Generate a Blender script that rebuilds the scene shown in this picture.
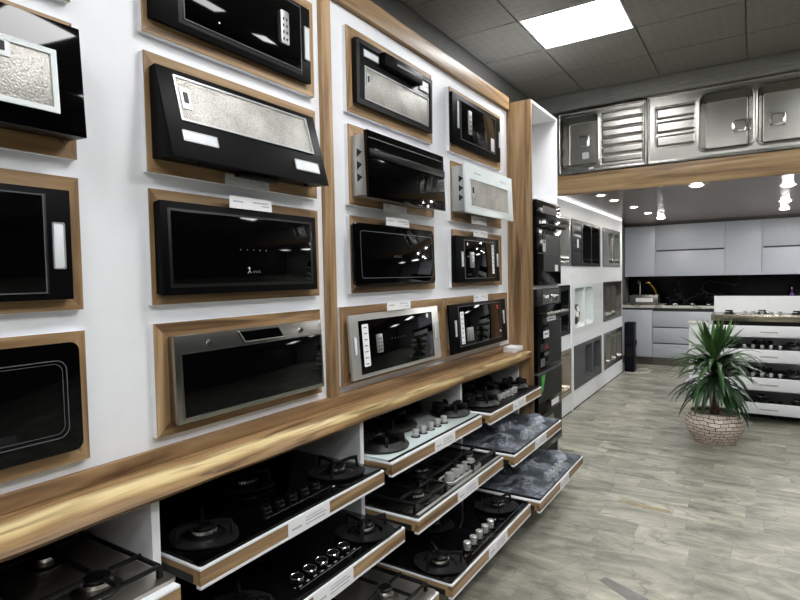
import bpy, bmesh, math, random
from mathutils import Matrix, Vector
random.seed(7)
PI = math.pi
C = bpy.context.scene.collection
for o in list(bpy.data.objects): bpy.data.objects.remove(o)

# ------------------------------------------------------------------ camera
cam_d = bpy.data.cameras.new('camera'); cam = bpy.data.objects.new('camera', cam_d); C.objects.link(cam)
cam_d.sensor_width = 36.0; cam_d.lens = 555.0/800*36; cam_d.clip_start = 0.02
rt = (0.84253161, 0.53828055, -0.01986312); dn = (0.00551114, -0.0454885, -0.99894966); fw = (-0.53861871, 0.84153719, -0.04129204)
cam.matrix_world = Matrix(((rt[0], -dn[0], -fw[0], 1.4), (rt[1], -dn[1], -fw[1], 0.0), (rt[2], -dn[2], -fw[2], 1.4), (0, 0, 0, 1)))
bpy.context.scene.camera = cam
# ------------------------------------------------------------------ world and exposure
w = bpy.data.worlds.new('world'); bpy.context.scene.world = w; w.use_nodes = True
w.node_tree.nodes['Background'].inputs[0].default_value = (0.6, 0.7, 0.8, 1); w.node_tree.nodes['Background'].inputs[1].default_value = 0.05
vs = bpy.context.scene.view_settings
vs.view_transform = 'Standard'; vs.look = 'None'; vs.gamma = 1; vs.use_curve_mapping = False
vs.exposure = 1.2
PANEL_POWER, DOWN_POWER, LED_POWER = 11.0, 200.0, 1.6

D = 1.4
def X(v): return D*(1+v)          # measured room units to metres
def Y(v): return D*v
def Z(v): return D*(1+v)

# ------------------------------------------------------------------ materials
def new_mat(name):
    m = bpy.data.materials.new(name); m.use_nodes = True
    return m, m.node_tree.nodes, m.node_tree.links, m.node_tree.nodes['Principled BSDF']
def lin(c):
    return tuple(((v/255)/12.92 if v/255 <= .04045 else ((v/255+.055)/1.055)**2.4) for v in c) + (1,)
def plain(name, rgb, rough=.5, metal=0.0, noise=.06, scale=14, bump=0.0, spec=.5, aniso=0.0, coat=0.0):
    m, n, l, b = new_mat(name)
    b.inputs['Roughness'].default_value = rough; b.inputs['Metallic'].default_value = metal
    b.inputs['Specular IOR Level'].default_value = spec; b.inputs['Coat Weight'].default_value = coat
    b.inputs['Anisotropic'].default_value = aniso
    tc = n.new('ShaderNodeTexCoord'); t = n.new('ShaderNodeTexNoise'); t.inputs['Scale'].default_value = scale; t.inputs['Detail'].default_value = 4
    l.new(tc.outputs['Object'], t.inputs['Vector'])
    r = n.new('ShaderNodeValToRGB'); c = lin(rgb)
    r.color_ramp.elements[0].color = tuple(v*(1-noise) for v in c[:3]) + (1,)
    r.color_ramp.elements[1].color = tuple(min(1, v*(1+noise)) for v in c[:3]) + (1,)
    r.color_ramp.elements[0].position = .3; r.color_ramp.elements[1].position = .7
    l.new(t.outputs['Fac'], r.inputs['Fac']); l.new(r.outputs['Color'], b.inputs['Base Color'])
    if bump:
        bp = n.new('ShaderNodeBump'); bp.inputs['Strength'].default_value = bump; bp.inputs['Distance'].default_value = .01
        l.new(t.outputs['Fac'], bp.inputs['Height']); l.new(bp.outputs['Normal'], b.inputs['Normal'])
    return m
def wood(name, dark, mid, light, axis='y', rough=.45, scale=1.0):
    m, n, l, b = new_mat(name); b.inputs['Roughness'].default_value = rough; b.inputs['Specular IOR Level'].default_value = .35
    tc = n.new('ShaderNodeTexCoord'); oi = n.new('ShaderNodeObjectInfo')
    ml = n.new('ShaderNodeVectorMath'); ml.operation = 'SCALE'; ml.inputs[0].default_value = (7, 11, 5)
    l.new(oi.outputs['Random'], ml.inputs['Scale'])
    ad = n.new('ShaderNodeVectorMath'); l.new(tc.outputs['Object'], ad.inputs[0]); l.new(ml.outputs['Vector'], ad.inputs[1])
    mp = n.new('ShaderNodeMapping'); s = {'x': (1.6, 26, 26), 'y': (26, 1.6, 26), 'z': (26, 26, 1.6)}[axis]
    mp.inputs['Scale'].default_value = tuple(v*scale for v in s); l.new(ad.outputs['Vector'], mp.inputs['Vector'])
    t = n.new('ShaderNodeTexNoise'); t.inputs['Scale'].default_value = 1; t.inputs['Detail'].default_value = 6; t.inputs['Distortion'].default_value = .7
    l.new(mp.outputs['Vector'], t.inputs['Vector'])
    r = n.new('ShaderNodeValToRGB'); e = r.color_ramp.elements
    e[0].position = .28; e[0].color = lin(dark); e[1].position = .75; e[1].color = lin(light)
    k = e.new(.5); k.color = lin(mid)
    l.new(t.outputs['Fac'], r.inputs['Fac']); l.new(r.outputs['Color'], b.inputs['Base Color'])
    bp = n.new('ShaderNodeBump'); bp.inputs['Strength'].default_value = .12; bp.inputs['Distance'].default_value = .004
    l.new(t.outputs['Fac'], bp.inputs['Height']); l.new(bp.outputs['Normal'], b.inputs['Normal'])
    return m
def emit(name, rgb, power):
    m, n, l, b = new_mat(name)
    b.inputs['Base Color'].default_value = (.9, .9, .9, 1); b.inputs['Emission Color'].default_value = lin(rgb); b.inputs['Emission Strength'].default_value = power
    return m

M = {}
M['white'] = plain('white laminate', (236, 238, 242), .42, noise=.015)
M['card'] = plain('white card', (238, 238, 240), .6, noise=.02)
M['acrylic'] = plain('frosted acrylic', (200, 202, 204), .3, noise=.03)
M['print'] = plain('grey print', (120, 125, 135), .7)
M['oak_y'] = wood('oak along', (88, 64, 42), (154, 124, 89), (192, 164, 128), 'y')
M['oak_z'] = wood('oak upright', (88, 64, 42), (154, 124, 89), (192, 164, 128), 'z')
M['oak_x'] = wood('oak across', (104, 80, 56), (158, 130, 95), (186, 158, 121), 'x')
M['black'] = plain('black enamel', (6, 6, 7), .36, noise=.2, spec=.25)
M['black_satin'] = plain('black satin metal', (8, 8, 10), .42, noise=.15, spec=.07)
M['black_glass'] = plain('black glass', (3, 3, 4), .05, noise=.1, spec=.22)
M['oven_glass'] = plain('black oven glass', (4, 4, 5), .12, noise=.1, spec=.1)
M['glass_line'] = plain('grey edge line', (92, 94, 98), .35)
M['cast_iron'] = plain('cast iron', (13, 13, 14), .4, noise=.25, scale=60, bump=.1, spec=.35)
M['dark_plate'] = plain('dark plate', (24, 24, 26), .45, noise=.15, spec=.25)
M['steel'] = plain('brushed steel', (154, 153, 148), .27, 1.0, noise=.06, scale=30)
M['steel_dark'] = plain('darker steel', (128, 126, 120), .3, 1.0, noise=.08, scale=24)  # a tone darker than the brushed steel
M['hob_dark'] = plain('dark polished steel', (92, 91, 88), .2, 1.0)
M['steel_hob'] = plain('satin steel hob', (190, 186, 178), .38, 1.0, noise=.05, scale=30)
M['silver'] = plain('polished silver trim', (214, 214, 212), .3, .65, noise=.02)
M['chrome'] = plain('chrome', (225, 225, 225), .12, 1.0, noise=.02)
M['zinc'] = plain('galvanised sheet', (188, 190, 190), .4, .8, noise=.08)
M['white_enamel'] = plain('white enamel', (226, 233, 234), .3, noise=.01)
M['white_glass'] = plain('white glass', (208, 222, 222), .12, noise=.01)
M['lens'] = plain('frosted lamp lens', (222, 226, 230), .35, noise=.02)
M['grey_front'] = plain('grey lacquer', (190, 195, 206), .35, noise=.015)
M['handle_dark'] = plain('dark channel', (60, 62, 66), .4)
M['dark'] = plain('dark interior', (14, 14, 15), .7)
M['grey_granite'] = plain('grey granite composite', (74, 77, 80), .5, noise=.15, scale=80)
M['black_granite'] = plain('black granite composite', (6, 7, 10), .35, noise=.2, scale=80, spec=.12)
M['beige_steel'] = plain('warm steel', (186, 176, 160), .25, 1.0)
M['navy'] = plain('navy plastic', (9, 12, 24), .4, spec=.15)
M['cable'] = plain('white cable', (205, 205, 196), .5)
M['green'] = plain('green tape', (70, 160, 60), .5)
M['khaki'] = plain('khaki card', (120, 118, 96), .6)
M['red'] = plain('red print', (150, 40, 40), .6)
M['brass'] = plain('brass', (190, 150, 70), .3, 1.0)
M['purple'] = plain('violet glass', (70, 48, 96), .2)
M['trunk'] = plain('brown bark', (92, 72, 50), .8, noise=.35, scale=40, bump=.5)
M['soil'] = plain('grey gravel', (140, 132, 118), .9, noise=.4, scale=90, bump=.5)
M['print_pale'] = plain('pale print', (176, 180, 188), .7)
M['slot'] = plain('slot black', (4, 4, 4), .5)
M['rail'] = plain('slide rail', (70, 74, 72), .4, .8)
M['wall_grey'] = plain('grey wall paint', (120, 120, 118), .7)
M['wall_white'] = plain('pale wall paint', (150, 150, 148), .7)
M['wall_dark'] = plain('charcoal wall paint', (52, 52, 54), .8)
M['fascia'] = plain('grey metal fascia', (158, 158, 154), .4, .2, noise=.06)
M['panel_lamp'] = emit('lamp diffuser', (255, 255, 255), PANEL_POWER)
M['downlamp'] = emit('downlight lens', (255, 252, 245), DOWN_POWER)
M['led'] = emit('led tape', (250, 252, 255), LED_POWER)

def filter_mat():
    m, n, l, b = new_mat('aluminium filter mesh'); b.inputs['Metallic'].default_value = .55; b.inputs['Roughness'].default_value = .45
    tc = n.new('ShaderNodeTexCoord'); v = n.new('ShaderNodeTexVoronoi'); v.inputs['Scale'].default_value = 190; l.new(tc.outputs['Object'], v.inputs['Vector'])
    t = n.new('ShaderNodeTexNoise'); t.inputs['Scale'].default_value = 9; l.new(tc.outputs['Object'], t.inputs['Vector'])
    ma = n.new('ShaderNodeMath'); ma.operation = 'MULTIPLY_ADD'; ma.inputs[1].default_value = .45; l.new(v.outputs['Distance'], ma.inputs[0]); l.new(t.outputs['Fac'], ma.inputs[2])
    r = n.new('ShaderNodeValToRGB'); r.color_ramp.elements[0].position = .35; r.color_ramp.elements[1].position = 1.0
    r.color_ramp.elements[0].color = lin((205, 203, 196)); r.color_ramp.elements[1].color = lin((150, 148, 142))
    l.new(ma.outputs[0], r.inputs['Fac']); l.new(r.outputs['Color'], b.inputs['Base Color'])
    bp = n.new('ShaderNodeBump'); bp.inputs['Strength'].default_value = .4; bp.inputs['Distance'].default_value = .003; bp.invert = True
    l.new(v.outputs['Distance'], bp.inputs['Height']); l.new(bp.outputs['Normal'], b.inputs['Normal'])
    return m
M['filter'] = filter_mat()

def slab_mat():
    m, n, l, b = new_mat('live edge walnut'); b.inputs['Roughness'].default_value = .42; b.inputs['Specular IOR Level'].default_value = .3
    tc = n.new('ShaderNodeTexCoord'); mp = n.new('ShaderNodeMapping'); mp.inputs['Scale'].default_value = (34, 2.6, 52)
    l.new(tc.outputs['Object'], mp.inputs['Vector'])
    t = n.new('ShaderNodeTexNoise'); t.inputs['Scale'].default_value = 1; t.inputs['Detail'].default_value = 6; t.inputs['Distortion'].default_value = 1.1
    l.new(mp.outputs['Vector'], t.inputs['Vector'])
    # sapwood band across the section (UV.x runs round the profile)
    uv = n.new('ShaderNodeUVMap'); uv.uv_map = 'profile'; sx = n.new('ShaderNodeSeparateXYZ'); l.new(uv.outputs['UV'], sx.inputs[0])
    t2 = n.new('ShaderNodeTexNoise'); t2.inputs['Scale'].default_value = 2.2; t2.inputs['Detail'].default_value = 3; l.new(tc.outputs['Object'], t2.inputs['Vector'])
    a = n.new('ShaderNodeMath'); a.operation = 'MULTIPLY_ADD'; a.inputs[1].default_value = .32; l.new(t2.outputs['Fac'], a.inputs[0]); l.new(sx.outputs['X'], a.inputs[2])
    r = n.new('ShaderNodeValToRGB'); e = r.color_ramp.elements
    e[0].position = .30; e[0].color = lin((160, 130, 92)); e[1].position = 1.0; e[1].color = lin((136, 106, 68))
    for p, c in ((.44, (158, 128, 90)), (.50, (222, 202, 154)), (.57, (216, 194, 142)), (.63, (160, 128, 84)), (.84, (120, 92, 58))):
        k = e.new(p); k.color = lin(c)
    l.new(a.outputs[0], r.inputs['Fac'])
    r2 = n.new('ShaderNodeValToRGB'); r2.color_ramp.elements[0].position = .3; r2.color_ramp.elements[0].color = (.24, .18, .12, 1); r2.color_ramp.elements[1].position = .52; r2.color_ramp.elements[1].color = (1, 1, 1, 1)
    l.new(t.outputs['Fac'], r2.inputs['Fac'])
    mx = n.new('ShaderNodeMix'); mx.data_type = 'RGBA'; mx.blend_type = 'MULTIPLY'; mx.inputs['Factor'].default_value = .9
    l.new(r.outputs['Color'], mx.inputs['A']); l.new(r2.outputs['Color'], mx.inputs['B']); l.new(mx.outputs['Result'], b.inputs['Base Color'])
    bp = n.new('ShaderNodeBump'); bp.inputs['Strength'].default_value = .25; bp.inputs['Distance'].default_value = .006
    l.new(t.outputs['Fac'], bp.inputs['Height']); l.new(bp.outputs['Normal'], b.inputs['Normal'])
    return m
M['slab'] = slab_mat()

def floor_mat():
    m, n, l, b = new_mat('worn stone tiles'); b.inputs['Roughness'].default_value = .34
    tc = n.new('ShaderNodeTexCoord'); at = n.new('ShaderNodeAttribute'); at.attribute_name = 'tile'
    sp = n.new('ShaderNodeSeparateColor'); l.new(at.outputs['Color'], sp.inputs[0])
    ml = n.new('ShaderNodeVectorMath'); ml.operation = 'SCALE'; ml.inputs['Scale'].default_value = 13; l.new(at.outputs['Color'], ml.inputs[0])
    ad = n.new('ShaderNodeVectorMath'); l.new(tc.outputs['Object'], ad.inputs[0]); l.new(ml.outputs['Vector'], ad.inputs[1])
    mp = n.new('ShaderNodeMapping'); mp.inputs['Scale'].default_value = (1.7, 4.2, 1); mp.inputs['Rotation'].default_value = (0, 0, .12); l.new(ad.outputs['Vector'], mp.inputs['Vector'])
    t = n.new('ShaderNodeTexNoise'); t.inputs['Scale'].default_value = 1; t.inputs['Detail'].default_value = 9; t.inputs['Roughness'].default_value = .68; t.inputs['Distortion'].default_value = 1.1
    l.new(mp.outputs['Vector'], t.inputs['Vector'])
    r = n.new('ShaderNodeValToRGB'); e = r.color_ramp.elements
    e[0].position = .30; e[0].color = lin((104, 104, 98)); e[1].position = .72; e[1].color = lin((230, 228, 215))
    k = e.new(.44); k.color = lin((156, 156, 146)); k = e.new(.56); k.color = lin((190, 189, 177))
    l.new(t.outputs['Fac'], r.inputs['Fac'])
    mm = n.new('ShaderNodeMapRange'); mm.inputs['To Min'].default_value = .66; mm.inputs['To Max'].default_value = 1.0; l.new(sp.outputs['Red'], mm.inputs['Value'])
    mx = n.new('ShaderNodeMix'); mx.data_type = 'RGBA'; mx.blend_type = 'MULTIPLY'; mx.inputs['Factor'].default_value = 1
    cb = n.new('ShaderNodeCombineColor'); 
    for i in ('Red', 'Green', 'Blue'): l.new(mm.outputs['Result'], cb.inputs[i])
    l.new(r.outputs['Color'], mx.inputs['A']); l.new(cb.outputs['Color'], mx.inputs['B'])
    tf = n.new('ShaderNodeTexNoise'); tf.inputs['Scale'].default_value = 1; tf.inputs['Detail'].default_value = 8; tf.inputs['Roughness'].default_value = .8
    mpf = n.new('ShaderNodeMapping'); mpf.inputs['Scale'].default_value = (9, 26, 1); l.new(ad.outputs['Vector'], mpf.inputs['Vector']); l.new(mpf.outputs['Vector'], tf.inputs['Vector'])
    rf = n.new('ShaderNodeValToRGB'); rf.color_ramp.elements[0].position = .34; rf.color_ramp.elements[0].color = (.62, .62, .60, 1); rf.color_ramp.elements[1].position = .58; rf.color_ramp.elements[1].color = (1, 1, 1, 1); l.new(tf.outputs['Fac'], rf.inputs['Fac'])
    mf = n.new('ShaderNodeMix'); mf.data_type = 'RGBA'; mf.blend_type = 'MULTIPLY'; mf.inputs['Factor'].default_value = .55; l.new(mx.outputs['Result'], mf.inputs['A']); l.new(rf.outputs['Color'], mf.inputs['B']); mx = mf
    # large worn patches over many tiles, and cracks
    t3 = n.new('ShaderNodeTexNoise'); t3.inputs['Scale'].default_value = 1.3; t3.inputs['Detail'].default_value = 5; l.new(tc.outputs['Object'], t3.inputs['Vector'])
    r3 = n.new('ShaderNodeValToRGB'); r3.color_ramp.elements[0].position = .32; r3.color_ramp.elements[0].color = (.80, .80, .77, 1); r3.color_ramp.elements[1].position = .68; r3.color_ramp.elements[1].color = (1.06, 1.05, 1.0, 1)
    l.new(t3.outputs['Fac'], r3.inputs['Fac'])
    m2 = n.new('ShaderNodeMix'); m2.data_type = 'RGBA'; m2.blend_type = 'MULTIPLY'; m2.inputs['Factor'].default_value = 1
    l.new(mx.outputs['Result'], m2.inputs['A']); l.new(r3.outputs['Color'], m2.inputs['B'])
    dn_ = n.new('ShaderNodeTexNoise'); dn_.inputs['Scale'].default_value = 3.5; l.new(tc.outputs['Object'], dn_.inputs['Vector'])
    dm = n.new('ShaderNodeVectorMath'); dm.operation = 'MULTIPLY_ADD'; dm.inputs[1].default_value = (.5, .5, .5); l.new(dn_.outputs['Color'], dm.inputs[0]); l.new(ad.outputs['Vector'], dm.inputs[2])
    v = n.new('ShaderNodeTexVoronoi'); v.feature = 'DISTANCE_TO_EDGE'; v.inputs['Scale'].default_value = 2.1; l.new(dm.outputs['Vector'], v.inputs['Vector'])
    r4 = n.new('ShaderNodeValToRGB'); r4.color_ramp.elements[0].position = 0; r4.color_ramp.elements[0].color = (.62, .61, .58, 1); r4.color_ramp.elements[1].position = .014; r4.color_ramp.elements[1].color = (1, 1, 1, 1)
    l.new(v.outputs['Distance'], r4.inputs['Fac'])
    m3 = n.new('ShaderNodeMix'); m3.data_type = 'RGBA'; m3.blend_type = 'MULTIPLY'; m3.inputs['Factor'].default_value = .8
    l.new(m2.outputs['Result'], m3.inputs['A']); l.new(r4.outputs['Color'], m3.inputs['B']); l.new(m3.outputs['Result'], b.inputs['Base Color'])
    mr = n.new('ShaderNodeMapRange'); mr.inputs['To Min'].default_value = .28; mr.inputs['To Max'].default_value = .5; l.new(t.outputs['Fac'], mr.inputs['Value']); l.new(mr.outputs['Result'], b.inputs['Roughness'])
    bp = n.new('ShaderNodeBump'); bp.inputs['Strength'].default_value = .15; bp.inputs['Distance'].default_value = .004; l.new(t.outputs['Fac'], bp.inputs['Height']); l.new(bp.outputs['Normal'], b.inputs['Normal'])
    return m
M['floor'] = floor_mat()

def vein_mat(name, base, vein, sc, rough, width=.03, coat=0.0):
    m, n, l, b = new_mat(name); b.inputs['Roughness'].default_value = rough; b.inputs['Specular IOR Level'].default_value = .12
    tc = n.new('ShaderNodeTexCoord'); mp = n.new('ShaderNodeMapping'); mp.inputs['Rotation'].default_value = (0, .5, .6); mp.inputs['Scale'].default_value = (sc, sc*.5, sc*1.6); l.new(tc.outputs['Object'], mp.inputs['Vector'])
    dn_ = n.new('ShaderNodeTexNoise'); dn_.inputs['Scale'].default_value = .8; dn_.inputs['Detail'].default_value = 6; l.new(mp.outputs['Vector'], dn_.inputs['Vector'])
    s = n.new('ShaderNodeMath'); s.operation = 'SUBTRACT'; s.inputs[1].default_value = .5; l.new(dn_.outputs['Fac'], s.inputs[0])
    a = n.new('ShaderNodeMath'); a.operation = 'ABSOLUTE'; l.new(s.outputs[0], a.inputs[0])
    r = n.new('ShaderNodeValToRGB'); r.color_ramp.elements[0].position = 0; r.color_ramp.elements[0].color = lin(vein); r.color_ramp.elements[1].position = width; r.color_ramp.elements[1].color = lin(base)
    l.new(a.outputs[0], r.inputs['Fac']); l.new(r.outputs['Color'], b.inputs['Base Color'])
    return m
M['black_marble'] = vein_mat('black veined marble', (3, 3, 4), (44, 44, 50), 2.0, .15, .012)
M['white_marble'] = vein_mat('white veined marble', (208, 206, 200), (120, 118, 112), 2.4, .25, .02)

def plank_mat():
    m, n, l, b = new_mat('brown gloss ceiling planks'); b.inputs['Roughness'].default_value = .26; b.inputs['Specular IOR Level'].default_value = .3
    tc = n.new('ShaderNodeTexCoord'); mp = n.new('ShaderNodeMapping'); mp.inputs['Scale'].default_value = (1.5, 30, 1); l.new(tc.outputs['Object'], mp.inputs['Vector'])
    t = n.new('ShaderNodeTexNoise'); t.inputs['Scale'].default_value = 1; t.inputs['Detail'].default_value = 5; l.new(mp.outputs['Vector'], t.inputs['Vector'])
    r = n.new('ShaderNodeValToRGB'); r.color_ramp.elements[0].position = .3; r.color_ramp.elements[0].color = lin((88, 70, 54)); r.color_ramp.elements[1].position = .7; r.color_ramp.elements[1].color = lin((122, 100, 80))
    l.new(t.outputs['Fac'], r.inputs['Fac']); l.new(r.outputs['Color'], b.inputs['Base Color'])
    return m
M['planks'] = plank_mat()

def ceil_mat():
    m, n, l, b = new_mat('dark embossed ceiling tile'); b.inputs['Roughness'].default_value = .55
    b.inputs['Base Color'].default_value = lin((118, 117, 112))
    tc = n.new('ShaderNodeTexCoord'); v = n.new('ShaderNodeTexVoronoi'); v.inputs['Scale'].default_value = 16; v.inputs['Randomness'].default_value = .25; l.new(tc.outputs['Object'], v.inputs['Vector'])
    r = n.new('ShaderNodeValToRGB'); r.color_ramp.elements[0].color = lin((136, 134, 128)); r.color_ramp.elements[1].color = lin((152, 150, 144)); l.new(v.outputs['Distance'], r.inputs['Fac']); l.new(r.outputs['Color'], b.inputs['Base Color'])
    bp = n.new('ShaderNodeBump'); bp.inputs['Strength'].default_value = .35; bp.inputs['Distance'].default_value = .01; l.new(v.outputs['Distance'], bp.inputs['Height']); l.new(bp.outputs['Normal'], b.inputs['Normal'])
    return m
M['ceiling'] = ceil_mat()

def pot_mat():
    m, n, l, b = new_mat('stone clad pot'); b.inputs['Roughness'].default_value = .75
    uv = n.new('ShaderNodeUVMap'); uv.uv_map = 'wrap'
    t = n.new('ShaderNodeTexNoise'); t.inputs['Scale'].default_value = 9; l.new(uv.outputs['UV'], t.inputs['Vector'])
    ma = n.new('ShaderNodeVectorMath'); ma.operation = 'MULTIPLY_ADD'; ma.inputs[1].default_value = (.07, .045, 0); l.new(t.outputs['Color'], ma.inputs[0]); l.new(uv.outputs['UV'], ma.inputs[2])
    k = n.new('ShaderNodeTexBrick'); k.inputs['Scale'].default_value = 1; k.inputs['Brick Width'].default_value = .07; k.inputs['Row Height'].default_value = .029
    k.inputs['Mortar Size'].default_value = .0027; k.inputs['Mortar Smooth'].default_value = .2; k.inputs['Bias'].default_value = 0
    k.inputs['Color1'].default_value = lin((238, 224, 212)); k.inputs['Color2'].default_value = lin((214, 194, 180)); k.inputs['Mortar'].default_value = lin((58, 40, 34))
    l.new(ma.outputs['Vector'], k.inputs['Vector']); l.new(k.outputs['Color'], b.inputs['Base Color'])
    bp = n.new('ShaderNodeBump'); bp.inputs['Strength'].default_value = .8; bp.inputs['Distance'].default_value = .008; bp.invert = True; l.new(k.outputs['Fac'], bp.inputs['Height']); l.new(bp.outputs['Normal'], b.inputs['Normal'])
    return m
M['pot'] = pot_mat()
def leaf_mat():
    m, n, l, b = new_mat('yucca leaf'); b.inputs['Roughness'].default_value = .4
    at = n.new('ShaderNodeAttribute'); at.attribute_name = 'leaf'
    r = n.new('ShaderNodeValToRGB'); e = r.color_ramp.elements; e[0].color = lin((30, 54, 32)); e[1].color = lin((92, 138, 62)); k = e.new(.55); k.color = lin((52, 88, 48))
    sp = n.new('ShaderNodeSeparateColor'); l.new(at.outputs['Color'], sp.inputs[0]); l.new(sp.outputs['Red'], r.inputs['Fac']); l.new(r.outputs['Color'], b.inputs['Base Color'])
    return m
M['leaf'] = leaf_mat()
def film_mat():
    m, n, l, b = new_mat('clear crinkled film'); out = [q for q in n if q.type == 'OUTPUT_MATERIAL'][0]
    tr = n.new('ShaderNodeBsdfTransparent'); tr.inputs[0].default_value = (.93, .95, .98, 1)
    b.inputs['Base Color'].default_value = lin((190, 200, 214)); b.inputs['Roughness'].default_value = .16; b.inputs['Specular IOR Level'].default_value = .9
    tc = n.new('ShaderNodeTexCoord'); t = n.new('ShaderNodeTexNoise'); t.inputs['Scale'].default_value = 11; t.inputs['Detail'].default_value = 8; t.inputs['Roughness'].default_value = .65; t.inputs['Distortion'].default_value = .6; l.new(tc.outputs['Object'], t.inputs['Vector'])
    bp = n.new('ShaderNodeBump'); bp.inputs['Strength'].default_value = .9; bp.inputs['Distance'].default_value = .02; l.new(t.outputs['Fac'], bp.inputs['Height']); l.new(bp.outputs['Normal'], b.inputs['Normal'])
    r = n.new('ShaderNodeValToRGB'); r.color_ramp.elements[0].position = .44; r.color_ramp.elements[0].color = (.11, .11, .11, 1); r.color_ramp.elements[1].position = .66; r.color_ramp.elements[1].color = (.68, .68, .68, 1); l.new(t.outputs['Fac'], r.inputs['Fac'])
    mx = n.new('ShaderNodeMixShader'); l.new(r.outputs['Color'], mx.inputs[0]); l.new(tr.outputs[0], mx.inputs[1]); l.new(b.outputs[0], mx.inputs[2]); l.new(mx.outputs[0], out.inputs['Surface'])
    return m
M['film'] = film_mat()

# ------------------------------------------------------------------ mesh helpers
class MB:
    def __init__(s, T=None): s.bm = bmesh.new(); s.T = T or Matrix.Identity(4)
    def _v(s, p): return s.bm.verts.new(s.T @ Vector(p))
    def _quads(s, rings, closed=True, cap=True):
        n = len(rings[0]); fs = []
        for a, b in zip(rings[:-1], rings[1:]):
            for i in range(n if closed else n-1):
                j = (i+1) % n
                fs.append(s.bm.faces.new((a[i], a[j], b[j], b[i])))
        if cap:
            fs.append(s.bm.faces.new(list(reversed(rings[0])))); fs.append(s.bm.faces.new(rings[-1]))
        return fs
    def box(s, x0, x1, y0, y1, z0, z1, bev=0, seg=2):
        v = [s._v(p) for p in ((x0,y0,z0),(x1,y0,z0),(x1,y1,z0),(x0,y1,z0),(x0,y0,z1),(x1,y0,z1),(x1,y1,z1),(x0,y1,z1))]
        f = [s.bm.faces.new([v[i] for i in q]) for q in ((3,2,1,0),(4,5,6,7),(0,1,5,4),(1,2,6,5),(2,3,7,6),(3,0,4,7))]
        if bev:
            ed = list({e for q in f for e in q.edges})
            bmesh.ops.bevel(s.bm, geom=ed, offset=bev, segments=seg, affect='EDGES', profile=.5, clamp_overlap=True)
        return s
    def prism(s, pts, axis, a0, a1, bev=0):
        def P(p, a): return {'y': (p[0], a, p[1]), 'x': (a, p[0], p[1]), 'z': (p[0], p[1], a)}[axis]
        fs = s._quads([[s._v(P(p, a0)) for p in pts], [s._v(P(p, a1)) for p in pts]])
        if bev:
            ed = list({e for q in fs for e in q.edges})
            bmesh.ops.bevel(s.bm, geom=ed, offset=bev, segments=2, affect='EDGES', profile=.5, clamp_overlap=True)
        return s
    def cyl(s, c, r, h, axis='z', r2=None, seg=20):
        r2 = r if r2 is None else r2; rings = []
        for k, (rr, a) in enumerate(((r, 0), (r2, h))):
            ring = []
            for i in range(seg):
                t = 2*PI*i/seg; u, v = rr*math.cos(t), rr*math.sin(t)
                d = {'z': (u, v, a), 'x': (a, u, v), 'y': (v, a, u)}[axis]
                ring.append(s._v((c[0]+d[0], c[1]+d[1], c[2]+d[2])))
            rings.append(ring)
        s._quads(rings); return s
    def lathe(s, prof, c=(0, 0, 0), seg=32, uv=None):
        rings = [[s._v((c[0]+r*math.cos(2*PI*i/seg), c[1]+r*math.sin(2*PI*i/seg), c[2]+z)) for i in range(seg)] for r, z in prof]
        if uv:
            L = s.bm.loops.layers.uv.new(uv); d = [0]
            for a, b in zip(prof[:-1], prof[1:]): d.append(d[-1]+math.hypot(b[0]-a[0], b[1]-a[1]))
            R = max(p[0] for p in prof)
        for k, (a, b) in enumerate(zip(rings[:-1], rings[1:])):
            for i in range(seg):
                j = (i+1) % seg
                f = s.bm.faces.new((a[i], a[j], b[j], b[i]))
                if uv:
                    for lp, (ii, kk) in zip(f.loops, ((i, k), (i+1, k), (i+1, k+1), (i, k+1))): lp[L].uv = (2*PI*ii/seg*R, d[kk])
        return s
    def tube(s, pts, r, seg=8, closed=False):
        pts = [Vector(p) for p in pts]; n = len(pts); rings = []
        for i, p in enumerate(pts):
            if closed: t = pts[(i+1) % n] - pts[i-1]
            else: t = pts[min(i+1, n-1)] - pts[max(i-1, 0)]
            t.normalize(); up = Vector((0, 0, 1)) if abs(t.z) < .9 else Vector((1, 0, 0))
            a = t.cross(up).normalized(); b = a.cross(t)
            rr = r[i] if isinstance(r, (list, tuple)) else r
            rings.append([s._v(p + rr*(math.cos(2*PI*k/seg)*a + math.sin(2*PI*k/seg)*b)) for k in range(seg)])
        if closed: rings.append(rings[0]); s._quads(rings, cap=False)
        else: s._quads(rings)
        return s
    @staticmethod
    def rr(u0, u1, v0, v1, r, k=6):
        if r <= 0: return [(u0, v0), (u1, v0), (u1, v1), (u0, v1)]
        out = []
        for cu, cv, a in ((u1-r, v0+r, -90), (u1-r, v1-r, 0), (u0+r, v1-r, 90), (u0+r, v0+r, 180)):
            for i in range(k+1):
                t = math.radians(a + 90*i/k); out.append((cu+r*math.cos(t), cv+r*math.sin(t)))
        return out
    def plate(s, u0, u1, v0, v1, n0, n1, r=0, bev=0):
        """rounded rectangle in the y-z plane, from x=n0 to x=n1"""
        return s.prism(s.rr(u0, u1, v0, v1, r), 'x', n0, n1, bev)
    def slabz(s, x0, x1, y0, y1, z0, z1, r=0, bev=0):
        return s.prism(s.rr(x0, x1, y0, y1, r), 'z', z0, z1, bev)
    def ringx(s, u0, u1, v0, v1, t, n0, n1, r=0):
        a = s.rr(u0, u1, v0, v1, r); b = s.rr(u0+t, u1-t, v0+t, v1-t, max(r-t, .0006 if r > 0 else 0))
        R = [[s._v((x, p[0], p[1])) for p in q] for q, x in ((a, n0), (a, n1), (b, n1), (b, n0))]
        R.append(R[0]); s._quads(R, cap=False); return s
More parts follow.
